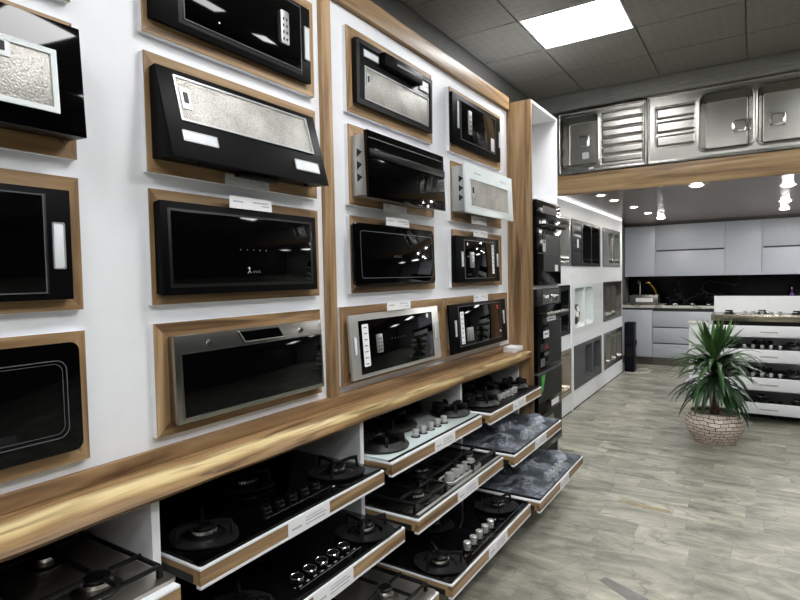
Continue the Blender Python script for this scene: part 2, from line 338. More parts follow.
    def build(s, name, mat, parent=None, loc=None, smooth=True, angle=35):
        bmesh.ops.recalc_face_normals(s.bm, faces=s.bm.faces[:])
        me = bpy.data.meshes.new(name); s.bm.to_mesh(me); s.bm.free()
        me.materials.append(mat)
        if smooth:
            me.polygons.foreach_set('use_smooth', [True]*len(me.polygons)); me.set_sharp_from_angle(angle=math.radians(angle))
        o = bpy.data.objects.new(name, me); C.objects.link(o)
        if parent: o.parent = parent
        if loc: o.location = loc
        return o

def tag(o, label=None, cat=None, group=None, kind=None):
    if label: o['label'] = label
    if cat: o['category'] = cat
    if group: o['group'] = group
    if kind: o['kind'] = kind
    return o
def thing(name, label, cat, loc=(0, 0, 0), rz=0, group=None):
    o = bpy.data.objects.new(name, None); C.objects.link(o); o.empty_display_size = .05
    o.location = loc; o.rotation_euler = (0, 0, rz)
    return tag(o, label, cat, group)
def struct(name, mb, mat, **k): return tag(mb.build(name, mat, **k), kind='structure')

# ------------------------------------------------------------------ setting
XL, XR, YB, YF, H = -.34, 5.2, -3.6, 9.66, 3.0
LOFT_Y, LOW = Y(3.62), 2.14          # where the lowered kitchen ceiling starts, and its height
gx0, gdx, gy0, gdy = .126, .608, 3.43, .54
base = MB().box(XL, XR, YB, YF, -.06, -.002)
fl = base.bm; col = None
mbf = MB(); lay = mbf.bm.loops.layers.float_color.new('tile')
lay_rng = random.Random(3)
row = 0; y = YB; pitch = .187
y = 3.456 - pitch*math.ceil((3.456-YB)/pitch)
while y < YF:
    x = XL - lay_rng.random()*.45
    while x < XR:
        L = lay_rng.choice((.445, .445, .445, .445, .29)); a, b = max(x, XL), min(x+L, XR)
        y0, y1 = max(y, YB), min(y+pitch, YF)
        if b-a > .02 and y1-y0 > .02:
            g = .0009; f = mbf.bm.faces.new([mbf.bm.verts.new(p) for p in ((a+g, y0+g, 0), (b-g, y0+g, 0), (b-g, y1-g, 0), (a+g, y1-g, 0))])
            c = (min(1, max(0, lay_rng.gauss(.62, .2))), lay_rng.random(), lay_rng.random(), 1)
            for lp in f.loops: lp[lay] = c
        x += L
    y += pitch
for v in base.bm.verts: pass
# grout bed under the tiles joined into the same floor mesh
vs8 = [mbf.bm.verts.new(p) for p in ((XL, YB, -.0015), (XR, YB, -.0015), (XR, YF, -.0015), (XL, YF, -.0015))]
f = mbf.bm.faces.new(vs8)
for lp in f.loops: lp[lay] = (0, .4, .4, 1)
base.bm.free()
struct('floor', mbf, M['floor'], smooth=False)
M['inlay_tan'] = plain('tan stone strip', (164, 148, 108), .4, noise=.25, scale=20)
M['inlay_grey'] = plain('dark slate strip', (122, 122, 118), .4, noise=.15, scale=20)
def inlay(pts, m):
    mb = MB(); mb.prism([(p[0], p[1]) for p in pts], 'z', -.001, .0012); return struct('trim_%d' % inlay.n, mb, m)
inlay.n = 11
inlay([(.70, 3.525), (.715, 3.555), (.99, 3.535), (1.0, 3.495)], M['inlay_tan'])
inlay([(.805, 2.565), (.83, 2.605), (1.04, 2.505), (1.0, 2.43)], M['inlay_grey'])

cl = MB()
cl.box(XL, XR, YB, YF, H+.02, H+.06)
lamp_cells = [(0, 0), (3, 0), (1, -4), (3, -3), (1, -8), (3, -6), (3, -10), (5, -9)]  # first cell is the visible panel; the rest are unseen, added for room light
i0 = int(math.floor((XL-gx0)/gdx)); j0 = int(math.floor((YB-gy0)/gdy))
for i in range(i0, 9):
    for j in range(j0, 4):
        x0, x1 = gx0+i*gdx, gx0+(i+1)*gdx; y0, y1 = gy0+j*gdy, gy0+(j+1)*gdy
        x0, x1, y0, y1 = max(x0, XL), min(x1, XR), max(y0, YB), min(y1, LOFT_Y)
        if x1-x0 < .03 or y1-y0 < .03 or (i, j) in lamp_cells: continue
        cl.box(x0+.004, x1-.004, y0+.004, y1-.004, H, H+.02)
struct('ceiling', cl, M['ceiling'], smooth=False)
for k, (i, j) in enumerate(lamp_cells):
    x0, y0 = gx0+i*gdx, gy0+j*gdy
    lab = 'bright white square light panel set in the dark tiled ceiling' if (i, j) == (0, 0) else 'white square light panel added out of view as extra room light'
    t = thing('ceiling_light', lab, 'ceiling light', (x0+gdx/2, y0+gdy/2, H+.018), 0, 'ceiling light panels')
    MB().ringx(-gdx/2+.006, gdx/2-.006, -gdy/2+.006, gdy/2-.006, .012, 0, .02).build('frame', M['white'], t).rotation_euler = (0, PI/2, 0)
    t.children[0].matrix_local = Matrix(((0, 1, 0, 0), (0, 0, 1, 0), (-1, 0, 0, 0), (0, 0, 0, 1)))
    MB().box(-gdx/2+.016, gdx/2-.016, -gdy/2+.016, gdy/2-.016, -.013, -.003).build('diffuser', M['panel_lamp'], t)

struct('wall_left', MB().box(XL-.1, XL, YB, YF, 0, H+.06), M['wall_grey'])
struct('wall_right', MB().box(XR, XR+.1, YB, YF, 0, H+.06), M['wall_dark'])
struct('wall_rear', MB().box(XL, XR, YB-.1, YB, 0, H+.06), M['wall_white'])
struct('wall_back', MB().box(XL, XR, YF, YF+.1, 0, H+.06), M['wall_grey'])
# white display panelling on the left
PB, PT = Z(-.33), 2.485
PEND = Y(2.53)
struct('wall_panelling', MB().box(-.03, 0, -1.2, PEND, PB, PT), M['white'])
struct('trim_1', MB().box(-.03, .022, -1.2, PEND, PT+.004, 2.572, bev=.002), M['oak_y'])
struct('trim_2', MB().box(.0, .02, Y(1.174), Y(1.214), PB, PT, bev=.0015), M['oak_z'])

# live edge ledge
def lerp_pts(t, pts):
    for (a, va), (b, vb) in zip(pts[:-1], pts[1:]):
        if t <= b: return va+(vb-va)*(t-a)/(b-a)
    return pts[-1][1]
led = thing('wooden_ledge', 'long live edge wooden slab shelf running under the white panelling', 'shelf', (0, 0, Z(-.36)))
mb = MB(); uvl = mb.bm.loops.layers.uv.new('profile'); rng = random.Random(5); rings = []
NS = 150; ph = [rng.random()*6 for _ in range(6)]
for i in range(NS+1):
    yy = -1.2+(PEND+.0+1.2)*i/NS
    wob = .006*math.sin(2.3*yy+ph[0])+.004*math.sin(5.7*yy+ph[1])+.0022*math.sin(13*yy+ph[2])
    wb = .007*math.sin(1.9*yy+ph[3])+.004*math.sin(7.1*yy+ph[4])+.002*math.sin(17*yy+ph[5])
    xt = lerp_pts(yy, [(-2, .06), (1.2, .07), (1.7, .105), (2.6, .13), (3.6, .158)])+wob
    xb = lerp_pts(yy, [(-2, .115), (1.3, .12), (2.2, .128), (3.6, .16)])+wb
    xm = max(xt, xb)+.004
    prof = [(-.05, 0), (xt-.05, 0), (xt-.008, -.001), (xt+.006, -.006), (xt*.6+xb*.4, -.017), (xt*.25+xb*.75+.004, -.032), (xb+.002, -.046), (xb-.006, -.056), (-.05, -.058)]
    rings.append([mb._v((p[0], yy, p[1])) for p in prof])
us = [0, .2, .36, .42, .5, .62, .75, .85, 1.0]
n = len(us)
for a, b in zip(rings[:-1], rings[1:]):
    for k in range(n-1):
        f = mb.bm.faces.new((a[k], a[k+1], b[k+1], b[k]))
        for lp, u in zip(f.loops, (us[k], us[k+1], us[k+1], us[k])): lp[uvl].uv = (u*.9-.05, 0)
mb.bm.faces.new(list(reversed(rings[0]))); mb.bm.faces.new(rings[-1])
mb.build('slab', M['slab'], led, angle=50)
MB().box(-.03, .016, -1.2, PEND, .001, Z(-.33)-Z(-.36), bev=.0015).build('upstand', M['oak_y'], led)
tag(MB().box(.02, .105, 3.385, 3.525, 0, .036, bev=.003).build('small_box', M['card'], loc=(0, 0, Z(-.36)+.0008)), 'small white box lying at the right end of the wooden ledge', 'box')

# ------------------------------------------------------------------ display frames
FX = .022
def frame(y0, y1, z0, z1, label):
    t = thing('display_frame', label, 'display frame', (0, (y0+y1)/2, (z0+z1)/2), 0, 'oak display frames on the white panelling')
    hw, hh, b = (y1-y0)/2, (z1-z0)/2, .05
    MB().box(.0002, .018, -hw, hw, -hh, hh).build('backing_board', M['white'], t)
    for s in (1, -1):
        MB().prism([(-hw, s*hh), (hw, s*hh), (hw-b, s*(hh-b)), (-hw+b, s*(hh-b))], 'x', .0182, FX).build('rail', M['oak_y'], t)
        MB().prism([(s*hw, -hh), (s*hw, hh), (s*(hw-b), hh-b), (s*(hw-b), -hh+b)], 'x', .0182, FX).build('stile', M['oak_z'], t)
    MB().box(.0182, FX-.001, -hw+b, hw-b, -hh+b, hh-b).build('centre_panel', M['oak_y'], t)
    return t
ROWS = {1: (.479, .722), 2: (.213, .443), 3: (-.045, .181), 4: (-.307, -.082)}
COLS = {1: (.02, .516), 2: (.648, 1.138), 3: (1.28, 1.776), 4: (1.915, 2.414)}
pos = {1: 'far left column', 2: 'column left of the oak post', 3: 'column just right of the oak post', 4: 'last column before the oven tower'}
rown = {1: 'top', 2: 'second', 3: 'third', 4: 'bottom'}
what = {(1, 1): 'cut off by the top left corner', (1, 2): 'behind the black hood with the white-rimmed filter', (1, 3): 'round the recessed black hood at the left edge', (1, 4): 'round the round-cornered black glass hood at the left edge',
        (2, 1): 'round the flat black hood holding a remote at the top', (2, 2): 'behind the slanted black hood', (2, 3): 'round the black hood with a dancer logo', (2, 4): 'round the steel-faced hood',
        (3, 1): 'behind the black hood with a flip-up control box', (3, 2): 'behind the black glass telescopic hood', (3, 3): 'behind the round-cornered black glass hood', (3, 4): 'behind the tilted chrome-rimmed hood',
        (4, 1): 'behind the top right black hood', (4, 2): 'behind the white hood', (4, 3): 'behind the small black hood with side lamps', (4, 4): 'behind the bottom right black hood'}
for c in COLS:
    for r in ROWS:
        a, b = COLS[c]
        if r == 4 and c == 3: a, b = 1.224, 1.851
        if r == 4 and c == 4: a, b = 1.853, 2.475
        frame(Y(a), Y(b), Z(ROWS[r][0]), Z(ROWS[r][1]), 'oak frame with white edge ' + what[(c, r)])

# ------------------------------------------------------------------ cooker hoods
class Hood:
    def __init__(s, label, y0, y1, zb, zt, pb, pt, body_mat, rounded=0, thick=None):
        """front face from (pb, zb) at its foot to (pt, zt) at its head, both measured out from the frame"""
        s.t = thing('cooker_hood', label, 'cooker hood', (FX, (y0+y1)/2, (zb+zt)/2), 0, 'cooker hoods on the display wall')
        s.w = y1-y0; s.hh = (zt-zb)/2; s.pb, s.pt = pb, pt
        a = Vector((pt-pb, 0, 2*s.hh)); s.len = a.length; a.normalize(); nrm = Vector((a.z, 0, -a.x))
        s.T = Matrix(((nrm.x, 0, a.x, (pb+pt)/2), (nrm.y, 1, a.y, 0), (nrm.z, 0, a.z, 0), (0, 0, 0, 1)))
        s.mat = body_mat
    def mb(s): return MB(s.T)
    def U(s, u): return (u-.5)*s.w
    def V(s, v): return (v-.5)*s.len
    def body_wedge(s, mat, inset=0.0):
        MB().prism([(.0006, -s.hh+.004), (s.pb-.004, -s.hh), (s.pt-.004, s.hh), (.0006, s.hh-.004)], 'y', -s.w/2+inset, s.w/2-inset, bev=.002).build('body', mat, s.t)
    def plate(s, name, mat, u0, u1, v0, v1, n0, n1, r=0, bev=.0008):
        return s.mb().plate(s.U(u0), s.U(u1), s.V(v0), s.V(v1), n0, n1, r, bev).build(name, mat, s.t)
    def ring(s, name, mat, u0, u1, v0, v1, t, n0, n1, r=0):
        return s.mb().ringx(s.U(u0), s.U(u1), s.V(v0), s.V(v1), t, n0, n1, r).build(name, mat, s.t)
    def filt(s, u0, u1, v0, v1, latch=None, rim=None, rt_=.008):
        f = s.plate('grease_filter', M['filter'], u0, u1, v0, v1, -.002, .0015)
        s.mb().ringx(s.U(u0), s.U(u1), s.V(v0), s.V(v1), rt_, 0, .0045).build('filter_rim', rim or M['zinc'], f)
        if latch:
            a, b, c, d = latch
            s.mb().plate(s.U(a), s.U(b), s.V(c), s.V(d), .0015, .004, .002).build('latch', M['zinc'], f)
            s.mb().plate(s.U(a+(b-a)*.3), s.U(b-(b-a)*.25), s.V(c+(d-c)*.3), s.V(d-(d-c)*.2), .004, .0055).build('latch_pull', M['slot'], f)
        return f
    def lamp(s, u0, u1, v0, v1, r=.003):
        l_ = s.plate('lamp_lens', M['lens'], u0, u1, v0, v1, .0005, .003, r)
        s.mb().ringx(s.U(u0)-.003, s.U(u1)+.003, s.V(v0)-.003, s.V(v1)+.003, .003, .0003, .0042, r).build('lamp_bezel', M['zinc'], l_)
    def sticker(s, u0, u1, v0, v1, n=7):
        k = s.plate('sticker', M['card'], u0, u1, v0, v1, .0042, .0048, .006 if u1-u0 > .03 else 0, 0)
        m_ = s.mb()
        for i in range(n):
            vv = s.V(v0+(v1-v0)*(i+.35)/n); m_.plate(s.U(u0+(u1-u0)*.25), s.U(u1-(u1-u0)*.25), vv, vv+.0045, .0048, .0052)
        m_.build('print', M['print'], k)
    def remote(s, u0, u1, v0, v1):
        k = s.plate('remote_control', M['zinc'], u0, u1, v0, v1, .0042, .010, .004)
        m_ = s.mb()
        for i in range(4):
            for j in range(2):
                cu, cv = s.U(u0+(u1-u0)*(.3+.4*j)), s.V(v0+(v1-v0)*(.15+.2*i)); m_.plate(cu-.003, cu+.003, cv-.004, cv+.004, .010, .0112)
        m_.build('button', M['slot'], k)['kind'] = 'stuff'
    def icons(s, u0, u1, v, n, mat='zinc', sz=.0025):
        m_ = s.mb()
        for i in range(n):
            cu = s.U(u0+(u1-u0)*i/max(1, n-1)); m_.plate(cu-sz*.5, cu+sz*.5, s.V(v)-sz*.7, s.V(v)+sz*.7, .0042, .0046)
        m_.build('touch_icons', M[mat], s.t)
    def word(s, u0, u1, v, h=.006, mat='glass_line'):
        m_ = s.mb(); a, b = s.U(u0), s.U(u1); n = 5
        for i in range(n):
            q = a+(b-a)*i/n; wd = (b-a)/n*.7
            m_.plate(q, q+wd*.25, s.V(v), s.V(v)+h, .0042, .0046); m_.plate(q, q+wd, s.V(v)+(h*.8 if i % 2 else 0), s.V(v)+(h if i % 2 else h*.2), .0042, .0046)
        m_.build('emblem', M[mat], s.t)
    def dot(s, u, v, r=.009, mat='card'):
        s.mb().cyl((.0042, s.U(u), s.V(v)), r, .0008, 'x').build('round_sticker', M[mat], s.t)
    def screen(s, u0, u1, v0, v1, r=.0, line=True, mat='black_glass', n1=.004):
        g = s.plate('glass_panel', M[mat], u0, u1, v0, v1, 0, n1, r)
        if line: s.mb().ringx(s.U(u0)-.0025, s.U(u1)+.0025, s.V(v0)-.0025, s.V(v1)+.0025, .0025, .0, n1+.0005, r+.0025 if r else 0).build('edge_line', M['glass_line'], g)
        return g

P = lambda d_: d_            # protrusions already in metres
# column 1 (cut by the left edge)
h = Hood('black hood with white-rimmed filter standing proud at the upper left edge', Y(.02), Y(.505), Z(.239), Z(.418), .075, .06, M['black'])
h.body_wedge(M['black'])
h.plate('front_glass', M['black_glass'], 0, 1, 0, 1, -.002, .001)
h.filt(.30, .917, .17, .73, (.72, .782, .55, .70), M['white_enamel'], .012)
h = Hood('recessed black hood with one upright lamp strip at the left edge', Y(.03), Y(.491), Z(-.026), Z(.155), .026, .026, M['black_satin'])
h.body_wedge(M['black_satin'])
h.plate('front_plate', M['black_satin'], 0, 1, 0, 1, -.003, .0005)
h.screen(.1, .905, .07, .93); h.lamp(.938, .972, .29, .69, .004)
h.plate('recess', M['slot'], .91, .918, .05, .95, .0, .0012)
h = Hood('round-cornered black glass hood with curved outline at the left edge', Y(.025), Y(.496), Z(-.281), Z(-.098), .027, .024, M['black'])
h.plate('body', M['black'], .02, .98, .02, .98, -.02, -.004)
h.plate('front_glass', M['black_glass'], 0, 1, 0, 1, -.004, .001, .02)
h.ring('edge_line', M['glass_line'], .05, .955, .14, .85, .0022, .001, .0016, .025); h.ring('inner_line', M['glass_line'], .06, .94, .18, .82, .0012, .001, .0016, .02)
h.plate('display', M['dark_plate'], .70, .785, .19, .26, .001, .0018)
# column 2
h = Hood('flat black hood with a remote taped on, directly above the slanted hood', Y(.658), Y(1.108), Z(.502), Z(.690), .022, .022, M['black_satin'])
h.body_wedge(M['black_satin']); h.plate('front_plate', M['black_satin'], 0, 1, 0, 1, -.003, .0005)
h.plate('recess', M['slot'], .13, .93, .07, .97, 0, .0012)
h.screen(.16, .915, .13, .95); h.lamp(.952, .988, .31, .73, .002); h.remote(.755, .815, .36, .78); h.dot(.35, .25, .003, 'zinc')
h = Hood('slanted black hood with long grey filter and two lamps, left of the oak post', Y(.658), Y(1.108), Z(.236), Z(.417), .093, .026, M['black_satin'])
h.body_wedge(M['black_satin']); h.plate('front_plate', M['black_satin'], 0, 1, 0, 1, -.003, .0005)
h.filt(.075, .925, .42, .93, (.095, .145, .56, .80), M['zinc'], .006); h.lamp(.07, .245, .2, .30); h.lamp(.755, .935, .155, .275)
MB().box(.03, .06, -.06, .10, -h.hh-.014, -h.hh-.001, bev=.003).build('control_switch', M['dark_plate'], h.t)
for s in (-.2, .24): MB().cyl((.05, s, -h.hh-.008), .008, .01, 'z').build('foot', M['slot'], h.t)
h = Hood('wide black hood with a dancer logo and a row of touch icons', Y(.656), Y(1.103), Z(-.027), Z(.158), .034, .030, M['black_satin'])
h.body_wedge(M['black_satin']); h.plate('front_plate', M['black_satin'], 0, 1, 0, 1, -.003, .0005)
h.plate('recess', M['slot'], .035, .965, .08, .925, 0, .001); h.screen(.05, .945, .12, .9, 0, False); h.icons(.43, .60, .51, 5)
# little dancing figure and its lettering
m_ = h.mb(); U, V = h.U(.48), h.V(.25)
m_.plate(U-.0015, U+.0015, V+.010, V+.014, .0042, .0046, .001); m_.tube([(.0044, U, V+.010), (.0044, U+.001, V+.002), (.0044, U-.006, V-.006)], .0009, 5)
m_.tube([(.0044, U+.001, V+.002), (.0044, U+.008, V-.005)], .0009, 5); m_.tube([(.0044, U-.005, V+.012), (.0044, U, V+.008), (.0044, U+.006, V+.010)], .0008, 5)
m_.build('emblem', M['card'], h.t); h.word(.505, .56, .235, .006, 'zinc')
h.plate('edge_strip', M['glass_line'], .955, .96, .68, .80, .001, .003)
h = Hood('steel-faced hood with slanted display and black glass window', Y(.676), Y(1.118), Z(-.285), Z(-.108), .036, .028, M['steel'])
h.body_wedge(M['steel']); h.plate('front_plate', M['steel'], 0, 1, 0, 1, -.003, .0005)
h.screen(.035, .978, .06, .785, 0, False); h.ring('window_rim', M['chrome'], .03, .983, .05, .795, .003, 0, .0045)
dm_ = h.mb(); dm_.prism([(h.U(.375), h.V(.965)), (h.U(.64), h.V(.965)), (h.U(.67), h.V(.845)), (h.U(.405), h.V(.845))], 'x', .0005, .006); dd = dm_.build('display', M['black_glass'], h.t)
q = [(h.U(.365), h.V(.975)), (h.U(.405), h.V(.833)), (h.U(.677), h.V(.833))]
h.mb().tube([(.005, *p) for p in q], .0018, 6).build('display_rim', M['chrome'], dd)
for u, v, r in ((.19, .87, .011), (.82, .885, .009)):
    k = h.mb().cyl((.0005, h.U(u), h.V(v)), r, .003, 'x', seg=28).build('round_badge', M['chrome'], h.t)
    h.mb().cyl((.0035, h.U(u), h.V(v)), r*.62, .0006, 'x').build('badge_print', M['steel_dark'], k)
for v in (.93, .78, .2): h.mb().cyl((.0005, h.U(.975), h.V(v)), .003, .003, 'x', seg=10).build('screw', M['chrome'], h.t)
# column 3
h = Hood('black hood with flip-up control box above a grey filter', Y(1.303), Y(1.746), Z(.506), Z(.692), .02, .024, M['black'])
h.body_wedge(M['black']); h.plate('front_plate', M['black'], 0, 1, 0, 1, -.004, .0005, .006, .002)
h.ring('raised_rim', M['black'], 0, 1, 0, 1, .02, 0, .004, .006)
h.filt(.09, .94, .10, .62, (.11, .15, .33, .52), M['zinc'], .006); h.lamp(.085, .25, .77, .86); h.lamp(.81, .94, .72, .80)
cb = h.mb().box(.0005, .030, h.U(.27), h.U(.78), h.V(.74), h.V(.95), bev=.004).build('control_box', M['black_satin'], h.t)
h.mb().box(.030, .0315, h.U(.42), h.U(.68), h.V(.83), h.V(.86)).build('switch_slot', M['glass_line'], cb)
h = Hood('black glass telescopic hood on a zinc body with triangular vents', Y(1.282), Y(1.740), Z(.228), Z(.418), .095, .085, M['black'])
MB().box(.0006, .084, -h.w/2+.012, h.w/2-.012, -h.hh+.012, h.hh-.012, bev=.002).build('body', M['zinc'], h.t)
for k in (-1, 0, 1):
    MB().prism([(.03, k*.05-.018), (.055, k*.05), (.03, k*.05+.018)], 'y', -h.w/2+.0105, -h.w/2+.0121).build('vent', M['slot'], h.t)
h.plate('front_glass', M['black_glass'], 0, 1, 0, 1, -.012, .001, .004, .002)
h.plate('slide_bar', M['black'], .01, .99, .60, .72, .001, .010, 0, .002); h.plate('front_edge', M['glass_line'], .02, .98, .885, .90, .001, .002)
h = Hood('round-cornered black glass hood, third down right of the oak post', Y(1.264), Y(1.734), Z(-.024), Z(.160), .036, .028, M['black'])
h.plate('body', M['black'], .03, .97, .03, .97, -.026, -.006); h.plate('front_glass', M['black_glass'], 0, 1, 0, 1, -.006, .001, .018, .002)
h.ring('edge_line', M['glass_line'], .07, .97, .12, .88, .002, .001, .0018, .015); h.word(.44, .54, .47, .008)
h = Hood('tilted hood with polished chrome surround, black glass and long white sticker', Y(1.236), Y(1.756), Z(-.291), Z(-.106), .045, .026, M['silver'])
MB().prism([(.0006, -h.hh+.03), (h.pb-.014, -h.hh+.012), (h.pt-.006, h.hh-.01), (.0006, h.hh-.012)], 'y', -h.w/2+.03, h.w/2-.03).build('body', M['zinc'], h.t)
h.plate('front_plate', M['silver'], 0, 1, 0, 1, -.010, .0005, .003, .002); h.screen(.08, .905, .06, .90, 0, False)
h.sticker(.105, .165, .17, .84, 7); h.remote(.235, .29, .35, .65); h.dot(.84, .84, .011); h.icons(.40, .54, .54, 5); h.word(.77, .87, .24)
for u0, u1 in ((.03, .055), (.93, .955)): h.lamp(u0, u1, .38, .66, .004)
# column 4
h = Hood('black hood with lamp strips at both sides, topmost of the last column', Y(1.908), Y(2.378), Z(.507), Z(.700), .021, .021, M['black_satin'])
h.body_wedge(M['black_satin']); h.plate('front_plate', M['black_satin'], 0, 1, 0, 1, -.004, .0005, 0, .002)
h.screen(.15, .87, .14, .90); h.lamp(.085, .11, .34, .86, .002); h.lamp(.955, .975, .33, .68, .002); h.remote(.28, .34, .3, .78); h.plate('film_patch', M['acrylic'], .76, .84, .16, .45, .0042, .0046)
h = Hood('white hood with pale filter on a zinc body, standing well proud', Y(1.905), Y(2.383), Z(.239), Z(.428), .098, .088, M['white_enamel'])
MB().box(.0006, .088, -h.w/2+.02, h.w/2-.05, -h.hh+.012, h.hh-.014, bev=.002).build('body', M['zinc'], h.t)
for k in (-1, 0, 1):
    MB().prism([(.045, k*.05-.018), (.072, k*.05), (.045, k*.05+.018)], 'y', -h.w/2+.0185, -h.w/2+.0201).build('vent', M['slot'], h.t)
h.plate('front_plate', M['white_enamel'], 0, 1, 0, 1, -.010, .001, .003, .002)
h.filt(.08, .89, .13, .71, (.10, .16, .34, .58), M['white_enamel'], .005)
for u0, u1 in ((.17, .30), (.73, .86)): h.plate('lamp_lens', M['lens'], u0, u1, .825, .865, .001, .0025)
h = Hood('small black hood with side lamps and a strip sticker at right', Y(1.908), Y(2.329), Z(-.026), Z(.156), .034, .028, M['black_satin'])
h.body_wedge(M['black_satin']); h.plate('front_plate', M['black_satin'], 0, 1, 0, 1, -.004, .0005, .003, .002)
h.screen(.17, .86, .09, .91); h.lamp(.105, .14, .35, .65, .003); h.lamp(.935, .965, .36, .65, .003); h.sticker(.80, .85, .18, .86, 7); h.remote(.27, .35, .32, .66); h.dot(.23, .83, .009); h.word(.22, .30, .16)
h = Hood('tilted black hood with white sticker and mirrored glass, bottom of the last column', Y(1.843), Y(2.398), Z(-.296), Z(-.108), .042, .026, M['black_satin'])
MB().prism([(.0006, -h.hh+.03), (h.pb-.014, -h.hh+.012), (h.pt-.006, h.hh-.01), (.0006, h.hh-.012)], 'y', -h.w/2+.03, h.w/2-.03).build('body', M['zinc'], h.t)
h.plate('front_plate', M['black_satin'], 0, 1, 0, 1, -.010, .0005, .003, .002); h.screen(.14, .88, .12, .93)
h.sticker(.155, .21, .16, .83, 7); h.lamp(.075, .095, .35, .66, .003); h.lamp(.935, .96, .42, .72, .003); h.remote(.24, .34, .2, .48); h.dot(.86, .26, .008); h.plate('red_badge', M['red'], .80, .84, .78, .88, .0042, .0047)

# price cards on the frames
def price_card(y0, y1, z0, z1, x, label, mat='card', n=1):
    t = thing('price_card', label, 'price card', (x, (y0+y1)/2, (z0+z1)/2), 0, 'price cards on the frames')
    hw, hh = (y1-y0)/2, (z1-z0)/2
    MB().box(-.0012, .0012, -hw, hw, -hh, hh).build('holder', M[mat], t)
    m_ = MB()
    m_.box(.0012, .0016, -hw*.85, -hw*.4, hh*.05, hh*.3); m_.box(.0012, .0016, hw*.05, hw*.8, hh*.2, hh*.42); m_.box(.0012, .0016, hw*.5, hw*.85, -hh*.3, -hh*.1)
    m_.build('print', M['print_pale'], t)
    MB().box(-.022, -.0013, -.006, .006, -.006, .006).build('clip', M['acrylic'], t)
cx = FX+.023
price_card(Y(.822), Y(.946), Z(.158), Z(.184), cx+.012, 'white price card on top of the dancer-logo hood')
price_card(Y(.82), Y(.948), Z(.207), Z(.232), cx, 'frosted price card below the slanted black hood', 'acrylic')
price_card(Y(1.428), Y(1.562), Z(.203), Z(.229), cx, 'frosted price card below the telescopic hood', 'acrylic')
price_card(Y(1.428), Y(1.562), Z(.161), Z(.187), cx+.012, 'white price card on top of the round-cornered hood right of the post')
price_card(Y(1.422), Y(1.559), Z(-.104), Z(-.076), cx+.014, 'white price card on top of the chrome-rimmed hood')
price_card(Y(2.06), Y(2.208), Z(.211), Z(.243), cx, 'frosted price card below the white hood', 'acrylic')
price_card(Y(2.058), Y(2.197), Z(.159), Z(.186), cx+.012, 'white price card on top of the small black hood')
price_card(Y(2.05), Y(2.188), Z(-.107), Z(-.076), cx+.014, 'white price card on top of the bottom right tilted hood')

# ------------------------------------------------------------------ hob cabinets with pull-out trays
CX, CT = X(-.95), Z(-.36)-.0585
def cabinet(label, y0, y1, trays, right_panel=False):
    t = thing('hob_cabinet', label, 'cabinet', (0, (y0+y1)/2, 0), 0, 'hob display cabinets under the ledge')
    hw = (y1-y0)/2
    MB().box(XL+.01, CX, hw-.012, hw+.0115, .06, CT).build('side_panel', M['white'], t)
    MB().box(XL+.01, XL+.03, -hw+.013, hw-.013, .06, CT).build('back_panel', M['dark'], t)  # black colour stands in for the shadow behind the hobs
    MB().box(XL+.03, CX-.05, -hw+.013, hw-.013, .062, .08).build('bottom_panel', M['white'], t)
    MB().box(CX-.06, CX-.045, -hw+.013, hw-.013, 0, .06).build('plinth', M['dark'], t)
    for (xf, zt, lab0, lab1, a, b) in trays:
        d = bpy.data.objects.new('drawer', None); C.objects.link(d); d.parent = t; d.location = (xf, 0, zt)
        bk = XL+.06-xf
        q0, q1 = a-(y0+y1)/2, b-(y0+y1)/2
        MB().box(bk, 0, q0, q1, -.007, 0, bev=.001).build('tray_board', M['white'], d)
        l0, l1 = lab0-(y0+y1)/2, lab1-(y0+y1)/2
        MB().box(-.018, -.0005, q0, q1, -.047, -.0072).build('front_rail', M['oak_y'], d)
        MB().box(-.018, -.0003, q0, q1, -.057, -.0472, bev=.001).build('bottom_edge', M['white'], d)
        for s, e in ((q0, q0+.014), (q1-.014, q1)): MB().box(bk, -.0182, s, e, -.047, -.0072).build('side_rail', M['oak_x'], d)
        MB().box(bk, -.02, q0+.0145, q1-.0145, -.052, -.0475).build('base_board', M['white'], d)
        for s, e in ((q0-.004, q0-.0004), (q1+.0004, q1+.004)): MB().box(bk, -.03, s, e, -.044, -.024).build('slide_rail', M['rail'], d)
        k = MB().box(-.0003, .001, l0, l1, -.056, -.006).build('price_label', M['card'], d)
        m_ = MB(); L = l1-l0
        m_.box(.001, .0013, l0+L*.08, l0+L*.3, -.036, -.030); m_.box(.001, .0013, l0+L*.4, l0+L*.9, -.028, -.024); m_.box(.001, .0013, l0+L*.4, l0+L*.82, -.018, -.015); m_.box(.001, .0013, l0+L*.4, l0+L*.88, -.040, -.036)
        m_.build('print', M['print_pale'], k)
    return t
R1, R2, R3 = Z(-.5235), Z(-.668), Z(-.821)
B1Z, B2Z = Z(-.537), Z(-.684)
yA, yB, yC, yD, yE = Y(-.03), Y(.614), Y(1.266), Y(1.906), Y(2.52)
g = .0195
cabinet('white hob cabinet at the lower left corner with one steel hob showing', yA, yB, [(X(-.868), Z(-.545), Y(.2), Y(.34), yA+g, yB-.013)])
XB = (X(-.868), X(-.803), X(-.70)); XC = (X(-.857), X(-.774), X(-.672)); XD = (X(-.835), X(-.743), X(-.647))
cabinet('white hob cabinet left of the white glass hob, with two black glass hobs', yB, yC, [(XB[0], B1Z, Y(.878), Y(1.02), Y(.647), Y(1.266)-.012), (XB[1], B2Z, Y(.882), Y(1.024), Y(.647), Y(1.266)-.012), (XB[2], R3-.02, Y(.882), Y(1.024), Y(.647), Y(1.266)-.012)])
cabinet('white hob cabinet with a white glass hob on its top tray', yC, yD, [(XC[0], R1, Y(1.528), Y(1.67), yC+g, yD-g), (XC[1], R2, Y(1.52), Y(1.67), yC+g, yD-g), (XC[2], R3, Y(1.52), Y(1.668), yC+g, yD-g)])
